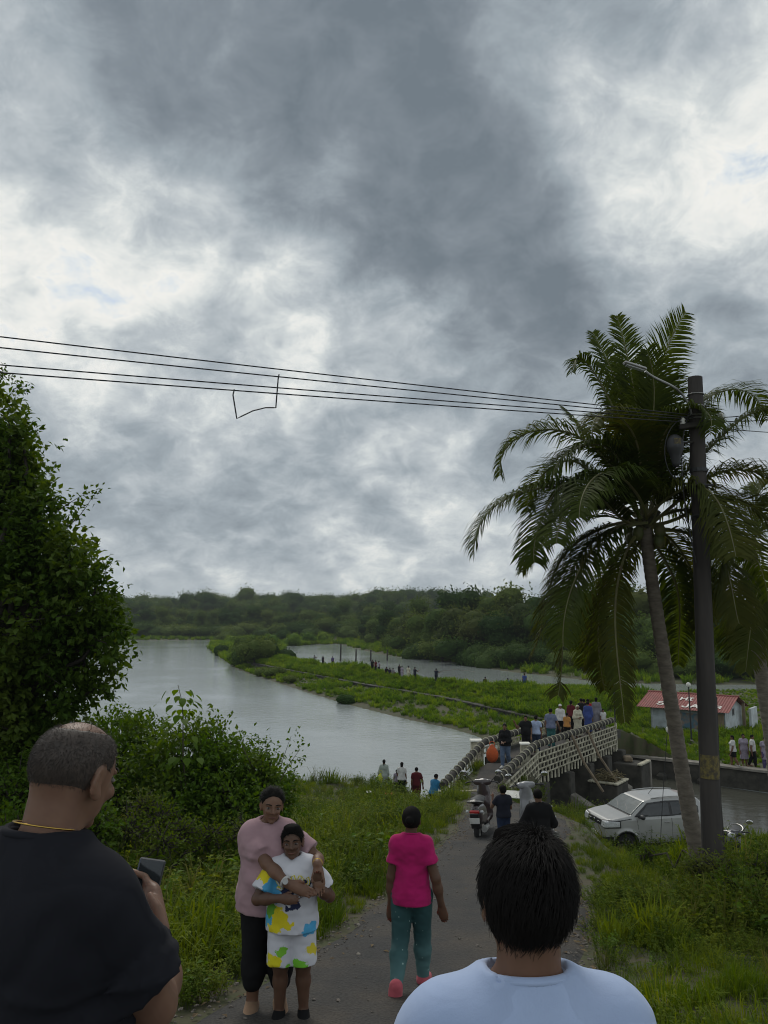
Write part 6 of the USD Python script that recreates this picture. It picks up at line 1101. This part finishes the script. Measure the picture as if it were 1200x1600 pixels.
on_levee("person in dark clothes in the group of three on the embankment", 582, 1034, (.5, .9), "black_cloth", "black_cloth", pose=dict(fat=1.15)); on_levee("person in red in the group of three on the embankment", 587, 1036, (.7, .7), "maroon_cloth", "black_cloth"); on_levee("person with a pinkish top in the group of three on the embankment", 592, 1037, (.7, .7), "lilac_cloth", "navy_cloth")
for px, tx, c in ((604, "left one of three small figures sitting on the embankment", "black_cloth"), (609, "middle one of three small figures sitting on the embankment", "navy_cloth"), (614, "right one of three small figures sitting on the embankment", "grey_cloth")): on_levee(tx, px, 1046, (.5, .9), c, "black_cloth", sit=True)
on_levee("person in black standing next to the woman in pink on the embankment", 624, 1038, (.6, .8), "black_cloth", "black_cloth"); on_levee("person in a dusty pink dress on the embankment", 628, 1041, (.6, .8), "lilac_cloth", None, skirt=(.08, .13), pose=dict(fem=1)); on_levee("person in a pale dress alone on the embankment", 638, 1040, (.5, .8), "cream_cloth", None, skirt=(.1, .13), pose=dict(fem=1)); on_levee("person in a blue shirt right of the pale dress on the embankment", 648, 1042, (.8, .5), "navy_cloth", "navy_cloth", pose=dict(armR=((.3, .5, -.4), (.2, .6, .6))))
_, F = on_levee("fisherman with a rod standing on the embankment", 681, 1044, (.6, .8), "navy_cloth", "navy_cloth", pose=dict(armR=((.3, .8, -.5), (0, 1, .1)), armL=((-.3, .8, -.5), (.2, 1, .1))))
p = crest_spot(681); tag(usdkit.mesh(stage, _path("fishing_rod", None), tube(np.array([p + [.25, .3, 1.1], p + [2.0, 1.2, 1.25], p + [4.2, 2.4, .95]]), [.02, .014, .006], 5), MAT["wood"], True), "long fishing rod held by the fisherman on the embankment", "fishing rod")
on_levee("dark figure sitting in the grass by the river, right of the fisherman", 757, 1056, (.5, .9), "black_cloth", "black_cloth", sit=True); on_levee("person in a teal shirt by the river behind the embankment", 792, 1056, (.3, 1), "teal_cloth", "navy_cloth", sit=True); on_levee("person in a bright blue shirt by the river behind the embankment", 818, 1057, (.3, 1), "royal_cloth", "royal_cloth")
# --- by the channel wall on the right
def right_side(label, px, fy, top_y, face, top, bottom, **kw): p = on_ground(px, fy); H = float(np.clip(W(px, top_y, p[1])[2] - p[2], 1.35, 1.7)); return person(label, p, face, H, top, bottom, res=.022, **kw)
right_side("girl in a white top and dark shorts walking on the channel bank", 1147, 1199, 1148, (-1, .3), "white_cloth", "black_cloth", leg=.4, pose=dict(fem=1, **walk1), hair=("hair_black", .06, -.24, "long", .14), shoes="white_cloth")
right_side("person in a pale top and grey skirt on the channel bank", 1164, 1197, 1146, (-.2, -1), "lilac_cloth", None, skirt=(.22, .13), pose=dict(fem=1), hair=("hair_black", .05, -.24, "bun", .14))
right_side("person in a white shirt and black trousers at the channel bank", 1178, 1199, 1147, (.8, -.4), "white_cloth", "black_cloth", pose=walk1)
right_side("person in a lilac kurta at the right edge of the channel bank", 1198, 1203, 1150, (-.3, -1), "lilac_cloth", "purple_cloth", skirt=(.3, .12), pose=dict(fem=1))
# --- beside the scooters
p = W(786, 1240, 14.4); z = gz(p[0], p[1]); person("child in a navy t-shirt beside the dark scooter, hands raised to the face", (p[0], p[1], z), (-.2, 1), float(W(786, 1227, 14.4)[2] - z), "navy_cloth", "darkdenim", res=.014, pose=dict(headk=1.2, armL=((-.35, .4, -.7), (.3, .5, .9)), armR=((.2, .3, -.9), (-.3, .6, .5))), hair=("hair_black", .06, -.26, None, .14), hands=True)
p = W(842, 1240, 14.0); z = gz(p[0], p[1]); H_ = 1.66; hz_ = float(W(842, 1232, 14.0)[2] - z) - .485 * H_; person("man in a black shirt sitting with his back to us at the road branch", (p[0], p[1], z), (-.1, 1), H_, "black_cloth", "grey_cloth", res=.016, pose=dict(hipz=hz_, legR=((.5, .9, .15), (-.1, .15, -1)), legL=((-.5, .9, .15), (.1, .15, -1)), armR=((.38, .2, -1), (-.1, .9, -.2)), armL=((-.38, .2, -1), (.1, .9, -.2)), lean=6), sleeve=1.7, hands=True, shoes="black_cloth")
st = thing("sitting_stone", "rough stone under the man in black at the road branch", "stone", (p[0], p[1], z)); obj("stone_body", box(.6, .5, max(.1, hz_ - .10) + .2, (0, 0, (max(.1, hz_ - .10) - .2) / 2), .06), "dark_stone", st)

def local(t_loc, rz, w): return rotm("z", -math.degrees(rz)) @ (np.asarray(w, float) - np.asarray(t_loc, float))
def reach(F, n, target, pole):
    """upper and forearm directions that bring the wrist to a point"""
    s = F.J["sh" + n]; L1, L2 = .178 * F.H, .148 * F.H; v = np.asarray(target, float) - s; dd = min(np.linalg.norm(v), (L1 + L2) * .995); u_ = unit(v); a_ = (L1 * L1 + dd * dd - L2 * L2) / (2 * dd); h_ = math.sqrt(max(L1 * L1 - a_ * a_, 0)); po = np.asarray(pole, float); po = unit(po - (po @ u_) * u_); el = s + u_ * a_ + po * h_
    return tuple(el - s), tuple(s + u_ * dd - el)
# --- girl walking away
p = on_ground(642, 1549); H_ = 1.44; GF = dict(fem=.55, fat=.80, shw=.86, yaw=-6, headk=1.1, legR=((.035, .22, -1), (.0, .10, -1), (.12, 1, -.28)), legL=((-.06, -.06, -1), (-.07, -.85, -1), (-.10, .12, -1)), armR=((.34, -.14, -1), (.20, .16, -1)), armL=((-.20, -.02, -1), (-.02, .12, -1)), curl=.8)
girl = thing("person", "girl in a magenta t-shirt and teal leggings walking down the road", "person", (p[0] + .01, p[1] - .02, p[2] + .0), rotz=facing(.10, 1)); F = Figure(H_, **GF)
def wrinkles(fr, amp, seed, st=(1, 1, 1)): return lambda p: amp * 1.3 * (meshkit.fbm(p * np.array(st) * fr + meshkit.noise(p * 4, seed + 9)[:, None] * 1.5, 3, seed) - .5) + amp * .8 * (np.abs(2 * meshkit.fbm(p * np.array([1.2, 1.2, 2.2]) * fr + 5, 2, seed + 2) - 1) - .3)
n = {"g": ("texture_coordinate", {}), "v": ("voronoi_texture", {"scale": 17.0}), "n": ("noise_texture", {"scale": 5.0, "detail": 4.0}), "r": ("rgb_ramp", {"ramp": [(.0, (.42, .50, .46)), (.10, (.30, .42, .40)), (.135, (.022, .075, .078)), (1, (.018, .062, .066))]}), "r2": ("rgb_ramp", {"ramp": [(.45, (0, 0, 0)), (.62, (1, 1, 1))]}), "m": ("mix_color", {"b": (.020, .068, .072)}), "sx": ("separate_xyz", {}), "mr": ("map_range", {"from_min": .42, "from_max": .16, "to_min": 0.0, "to_max": .5, "clamp": True}), "m2": ("mix_color", {"b": (.14, .27, .27)}), "p": ("principled_bsdf", {"roughness": .85})}
MAT["print_leggings"] = usdkit.material(stage, "/World/Looks/print_leggings", n, [("g.object", "v.vector"), ("g.object", "n.vector"), ("v.distance", "r.fac"), ("n.fac", "r2.fac"), ("r2.color", "m.fac"), ("r.color", "m.a"), ("g.object", "sx.vector"), ("sx.z", "mr.value"), ("mr.result", "m2.fac"), ("m.result", "m2.a"), ("m2.result", "p.base_color")], surface="p.BSDF")
dress_up(girl, F, "skin_dark", "magenta_cloth", "print_leggings", .011, hair=("hair_black", .05, -.26, "bun", .14), sleeve=.56, hem=.475, leg=.96, off=.009, loose=.016, shoes=None, fine=True, bres=.0075, folds=wrinkles(9, .016, 4, (1, 1, .6)))
for n_ in "RL":
    a = F.J["an" + n_]; sole = obj("clog", surface_net(lambda q: np.maximum(F.foot(q, n_, .010), (q - a) @ unit(np.cross(np.cross(unit(F.J["toe" + n_] - a), [0, 0, 1.]), unit(F.J["toe" + n_] - a))) - .018), a - .22, a + .22, .009), "pink_foam", girl, smooth=True)

# --- woman hugging a boy
n = {"g": ("texture_coordinate", {}), "nz": ("noise_texture", {"scale": 15.0, "detail": 4.0}), "ws": ("vector_math", {"math_type": "subtract", "vector2": (.5, .5, .5)}), "wm": ("vector_math", {"math_type": "multiply", "vector2": (.17, .17, .17)}), "wd": ("vector_math", {"math_type": "add"}), "p": ("principled_bsdf", {"roughness": .85})}
l = [("g.object", "nz.vector"), ("nz.color", "ws.vector1"), ("ws.vector", "wm.vector1"), ("g.object", "wd.vector1"), ("wm.vector", "wd.vector2")]
spots = [((.17, .06, 1.0), .075, (.62, .52, .01)), ((.14, .10, .91), .085, (.06, .30, .52)), ((.02, .14, .93), .070, (.012, .018, .06)), ((-.08, .13, .95), .060, (.012, .018, .06)), ((.19, .05, .87), .06, (.05, .28, .50)), ((.21, .04, .93), .045, (.55, .55, .02)), ((.10, .12, .72), .095, (.66, .55, .01)), ((.03, .12, .70), .055, (.66, .55, .01)), ((.17, .05, .72), .055, (.08, .36, .56)), ((.15, .08, .77), .05, (.12, .34, .03)), ((-.13, .08, .65), .06, (.07, .35, .60)), ((-.03, .13, .83), .05, (.012, .018, .06)), ((.07, .12, .50), .05, (.18, .46, .03)), ((.13, .09, .43), .058, (.66, .58, .01)), ((.14, .10, .35), .05, (.64, .52, .01)), ((.09, .10, .36), .045, (.08, .38, .60)), ((-.06, .12, .37), .085, (.17, .50, .03)), ((-.12, .08, .30), .055, (.10, .42, .62)), ((-.07, .10, .27), .05, (.55, .60, .04)), ((-.15, .05, .50), .05, (.60, .50, .03)), ((.0, -.13, .85), .09, (.62, .52, .01)), ((-.1, -.12, .70), .08, (.06, .30, .52)), ((.12, -.12, .45), .08, (.17, .50, .03)), ((-.1, -.1, .36), .08, (.66, .58, .01))]
last = None
for i, (c, rad, col) in enumerate(spots):
    n[f"d{i}"] = ("vector_math", {"math_type": "distance", "vector2": c}); n[f"m{i}"] = ("map_range", {"from_min": rad * 1.02, "from_max": rad * .94, "to_min": 0.0, "to_max": 1.0, "clamp": True}); n[f"x{i}"] = ("mix_color", {"a": (.56, .56, .60), "b": col}); l += [("wd.vector", f"d{i}.vector1"), (f"d{i}.value", f"m{i}.value"), (f"m{i}.result", f"x{i}.fac")] + ([(last, f"x{i}.a")] if last else []); last = f"x{i}.result"
l.append((last, "p.base_color")); MAT["splash_print"] = usdkit.material(stage, "/World/Looks/splash_print", n, l, surface="p.BSDF")
pb_ = on_ground(447, 1598); boy = thing("person", "boy in a colourful splash-print shirt and shorts hugged by the woman", "person", (pb_[0] + .03, pb_[1], pb_[2]), rotz=facing(.02, -1))
bl, br_ = (pb_[0] + .03, pb_[1], pb_[2]), facing(.02, -1); bk = dict(headk=1.30, yaw=0, nod=4, tilt=3, fat=1.08, legR=((.03, .03, -1), (.02, -.05, -1)), legL=((-.06, .0, -1), (-.02, -.05, -1)), curl=.7)
by = pb_[1]; BF = Figure(1.32, **bk); bk["armR"] = reach(BF, "R", local(bl, br_, W(436, 1404, by - .20)), (1, -.2, -.6)) + ((-.85, .35, .05),); bk["armL"] = reach(BF, "L", local(bl, br_, W(494, 1388, by - .16)), (-.7, -.2, -1)) + ((-.1, .2, .9),); BF = Figure(1.32, **bk)
dress_up(boy, BF, "skin_dark", "splash_print", "splash_print", .011, hair=("hair_black", .026, -.20, "tuft", .13), sleeve=.74, hem=.47, leg=.47, off=.013, loose=.020, fine=True, bres=.0075, folds=wrinkles(8, .014, 8), shoes="black_cloth")
strands(boy, BF, 3500, .09, .0022, lambda q, r: (.85 * q[:, 1] - .53 * q[:, 2] < .125) & (q[:, 2] > -.12 + .3 * np.clip(q[:, 1] + .1, 0, 1)) & ~((np.abs(q[:, 0]) > .22) & (np.abs(q[:, 1] - .02) < .1) & (q[:, 2] < .14)), np.random.default_rng(3), "hair_strand", .3, (0, .3, -.2), seg=4, lie=.6)
let = []
for st in ([(.06, .985), (.105, .985), (.06, .925), (.10, .93)], [(.035, .99), (.0, .99), (.025, .93)], [(.03, .962), (.005, .962)], [(-.015, .935), (-.02, 1.0), (-.04, .965), (-.06, 1.0), (-.065, .94)], [(-.085, .995), (-.085, .95), (-.105, .945), (-.115, .995)], [(.0, .915), (-.03, .905), (-.02, .87), (-.06, .865)], [(-.07, .92), (-.10, .905), (-.075, .885), (-.11, .87)]):
    q = np.array(st); let.append(q)
tf_y = lambda x, z: next((y for y in np.arange(.26, .02, -.004) if BF.torso(np.array([[x, y, z]]), .013)[0] < 0.006), .1)
for q in let:
    for w_, mt, lift in ((.012, cloth("print_yellow", (.62, .55, .04)), .000), (.0055, cloth("print_white", (.6, .6, .6)), .009)):
        c = np.array([(x, tf_y(x, z) + lift, z) for x, z in spline(q, 9)]) if len(q) > 2 else np.array([(x, tf_y(x, z) + lift, z) for x, z in q]); obj("lettering", tube(c, w_, 6), mt, boy, smooth=True)
pw = on_ground(414, 1588); woman = thing("person", "smiling woman in a mauve top with her arms around the boy", "person", (pw[0] - .0, pw[1] + .02, pw[2]), rotz=facing(.12, -1))
wl, wr_ = (pw[0], pw[1] + .02, pw[2]), facing(.12, -1); wk = dict(fem=1, fat=1.14, headk=1.14, yaw=8, nod=-2, tilt=-6, lean=3, legR=((.03, .02, -1), (.02, -.03, -1)), legL=((-.05, .02, -1), (-.01, -.04, -1)), curl=.6)
WF = Figure(1.60, **wk); wk["armR"] = reach(WF, "R", local(wl, wr_, W(457, 1391, by - .21)), (.8, -.3, -.8)) + ((-.9, .25, -.3),); wk["armL"] = reach(WF, "L", local(wl, wr_, W(496, 1350, by - .13)), (-.8, -.1, -.7)) + ((-.1, .35, -.9),); WF = Figure(1.60, **wk)
dress_up(woman, WF, "skin", "mauve_cloth", "black_cloth", .012, hair=("hair_black", .026, -.26, "bun", .085), sleeve=.72, hem=.455, leg=.80, off=.012, loose=.020, lleg=.006, fine=True, bres=.0085, folds=wrinkles(7, .018, 5, (1, 1, .7)), shoes="tan_leather")
strands(woman, WF, 3500, .3, .0022, lambda q, r: (.85 * q[:, 1] - .53 * q[:, 2] < .075) & (q[:, 2] > -.22 + .2 * np.clip(q[:, 1] + .1, 0, 1)) & ~((np.abs(q[:, 0]) > .22) & (np.abs(q[:, 1] - .02) < .1) & (q[:, 2] < .1)), np.random.default_rng(4), "hair_strand", .12, (0, -.9, -.1), seg=5, lie=.12)
w_ = WF.J["wrR"]; ax = unit(w_ - WF.J["elR"]); c = w_ - ax * .02; obj("watch_strap", ring(c, .034, .011, ax, 16, 6), "white_cloth", woman, smooth=True); obj("watch_face", tube(np.array([c + np.array([.0, .032, .012]), c + np.array([.0, .042, .016])]), .021, 12), "steel", woman)
w_ = WF.J["wrL"]; ax = unit(w_ - WF.J["elL"]); obj("bangle", ring(w_ - ax * .015, .033, .005, ax, 16, 6), "gold", woman, smooth=True)

# --- the two men in the foreground
mat("tee_charcoal", (.0125, .013, .017), (.016, .0165, .021), rough=.95, scale=4, bump=.25, bscale=260, bdist=.0015, spec=.15)
mat("tee_blue", (.33, .42, .62), (.37, .46, .66), rough=.9, scale=3, bump=.25, bscale=260, bdist=.0015, sheen=.2)
def tee_folds(seed, amp=.02):
    def f(p):
        w = meshkit.fbm(p * 3.0, 2, seed)[:, None] - .5; q = p @ rotm("y", 18).T + w * .35
        cr = lambda st, k: np.exp(-((2 * meshkit.fbm(st, 2, seed + k) - 1) / .10) ** 2)
        return amp * (.9 * (meshkit.fbm(q * np.array([3.5, 3.5, 9.]), 3, seed) - .5) + .30 * cr(q * np.array([2.0, 2.0, 7.]), 4) - .26 * cr((p @ rotm("y", -38).T + w * .3) * np.array([2.4, 2.4, 9.]), 7) + .22 * cr((p @ rotm("y", 60).T + w * .3) * np.array([2.4, 2.4, 8.]), 11))
    return f
r = np.random.default_rng(5)
M1H = 1.88; m1l, m1r = (-.780, 1.80, 7.79 - M1H), facing(.56, 1); m1 = thing("person", "balding man in a charcoal t-shirt looking at his phone, foreground left", "person", m1l, rotz=m1r); k1 = dict(fat=1.0, yaw=5, nod=-16, tilt=3, shw=1.0, headk=1.0, curl=1.3)
F1 = Figure(M1H, **k1); PH = W(228, 1388, 2.28); wt = W(257, 1490, 2.14); hdv = rotm("z", -math.degrees(m1r)) @ unit(W(240, 1420, 2.24) - wt); k1["armR"] = reach(F1, "R", local(m1l, m1r, wt), (.75, -.35, -1)) + (tuple(hdv),); F1 = Figure(M1H, **k1)
dress_up(m1, F1, "skin_light", "tee_charcoal", "darkdenim", .012, hair=None, sleeve=.64, hem=.45, neck=.806, off=.010, loose=.020, fine=True, bres=.0058, folds=tee_folds(3, .032), shoes="black_cloth")
mat("scalp", (.036, .027, .021), (.055, .039, .030), rough=.6, scale=60)
cap = obj("hair", surface_net(lambda p: np.maximum(F1.hair(p, .012, -.17, None, .06), -ell(F1.loc(p), (0, -.04, .52), (.24, .36, .17)) * F1.hh), F1.hc - .2, F1.hc + .2, .007), "scalp", m1, smooth=True)
dens = lambda q: np.clip((np.hypot((q[:, 0]) / .29, (q[:, 1] + .02) / .42) - .55) * 2.0, .05, 1) 
strands(m1, F1, 14000, .048, .0010, lambda q, r: (r.random(len(q)) < np.where(q[:, 2] > .2, dens(q), np.clip((q[:, 2] + .24) / .22, 0, 1))) & (.85 * q[:, 1] - .53 * q[:, 2] < .05) & (q[:, 2] > -.22 + .25 * np.clip(q[:, 1] + .1, 0, 1)) & ~((np.abs(q[:, 0]) > .2) & (np.abs(q[:, 1] - .02) < .09) & (q[:, 2] < .15)), r, "hair_brown", .3, (0, -.1, -.5), seg=3)
aa = np.arange(48) / 48 * 2 * math.pi; ch = np.stack([.0375 * np.cos(aa), -.003 + .0385 * np.sin(aa), .856 - .30 * .0385 * np.sin(aa)], 1); obj("gold_chain", tube((ch - [0, 0, .515]) * M1H @ F1.T.T + F1.piv, .0020, 6, closed=True), "gold", m1, smooth=True)
t_ph = thing("phone", "black smartphone in the hand of the man in charcoal", "phone", tuple(PH), rotz=math.radians(8))
obj("phone_case", move(box(.076, .010, .158, r=.004), rx=-.35, ry=.18), "black_gloss", t_ph); obj("phone_screen", move(box(.068, .002, .146, (0, -.0062, 0), r=.0008), rx=-.35, ry=.18), "dark_glass", t_ph)
M2H = 1.70; m2l = (.266, 1.50, 7.597 - M2H); m2 = thing("person", "man in a light blue t-shirt with thick black hair, foreground right", "person", m2l, rotz=facing(-.05, 1)); F2 = Figure(M2H, fat=1.02, yaw=4, nod=-3, tilt=5, headk=1.03, shw=.94, armR=((.2, .1, -1), (-.2, .7, .3)), armL=((-.2, .1, -1), (.3, .7, .3)))
dress_up(m2, F2, "skin", "tee_blue", "darkdenim", .011, hair=("hair_base", .045, -.38, "tuft", .18), sleeve=.75, hem=.45, neck=.800, off=.010, loose=.022, fine=True, bres=.0058, folds=tee_folds(12, .028), shoes="black_cloth")
strands(m2, F2, 24000, .17, .0013, lambda q, r: (.85 * q[:, 1] - .53 * q[:, 2] < .16) & (q[:, 2] > -.36 + .35 * np.clip(q[:, 1] + .12, 0, 1)) & ~((np.abs(q[:, 0]) > .2) & (np.abs(q[:, 1] - .04) < .08) & (q[:, 2] < .1)), r, "hair_strand", .17, (-.25, -.2, -.7), seg=5, lie=.42)
e1 = thing("person", "person in a light blue shirt cut off by the left edge beside the balding man", "person", (-1.42, 2.2, gz(-1.42, 2.2)), rotz=facing(.3, 1)); dress_up(e1, Figure(1.86, fat=1.1, armR=((.25, .1, -1), (-.1, .6, .1))), "skin", "tee_blue", "darkdenim", .02, hair=("hair_black", .05, -.28, None, .14), sleeve=.8, hem=.45, fine=False, hands=True, folds=tee_folds(6, .02))

# ------------------------------------------------------------------ thin humid air
hz = trimesh.creation.box((3400, 3600, 120)); hz.apply_translation((0, 1300, 57))
MAT["haze"] = usdkit.material(stage, "/World/Looks/haze", {"v": ("principled_volume", {"color": (.86, .92, .97), "density": .00016, "anisotropy": .2})}, [], volume="v.volume")
obj("haze", hz, "haze", kind="stuff", label="thin humid haze in the air over the lake", cat="haze")
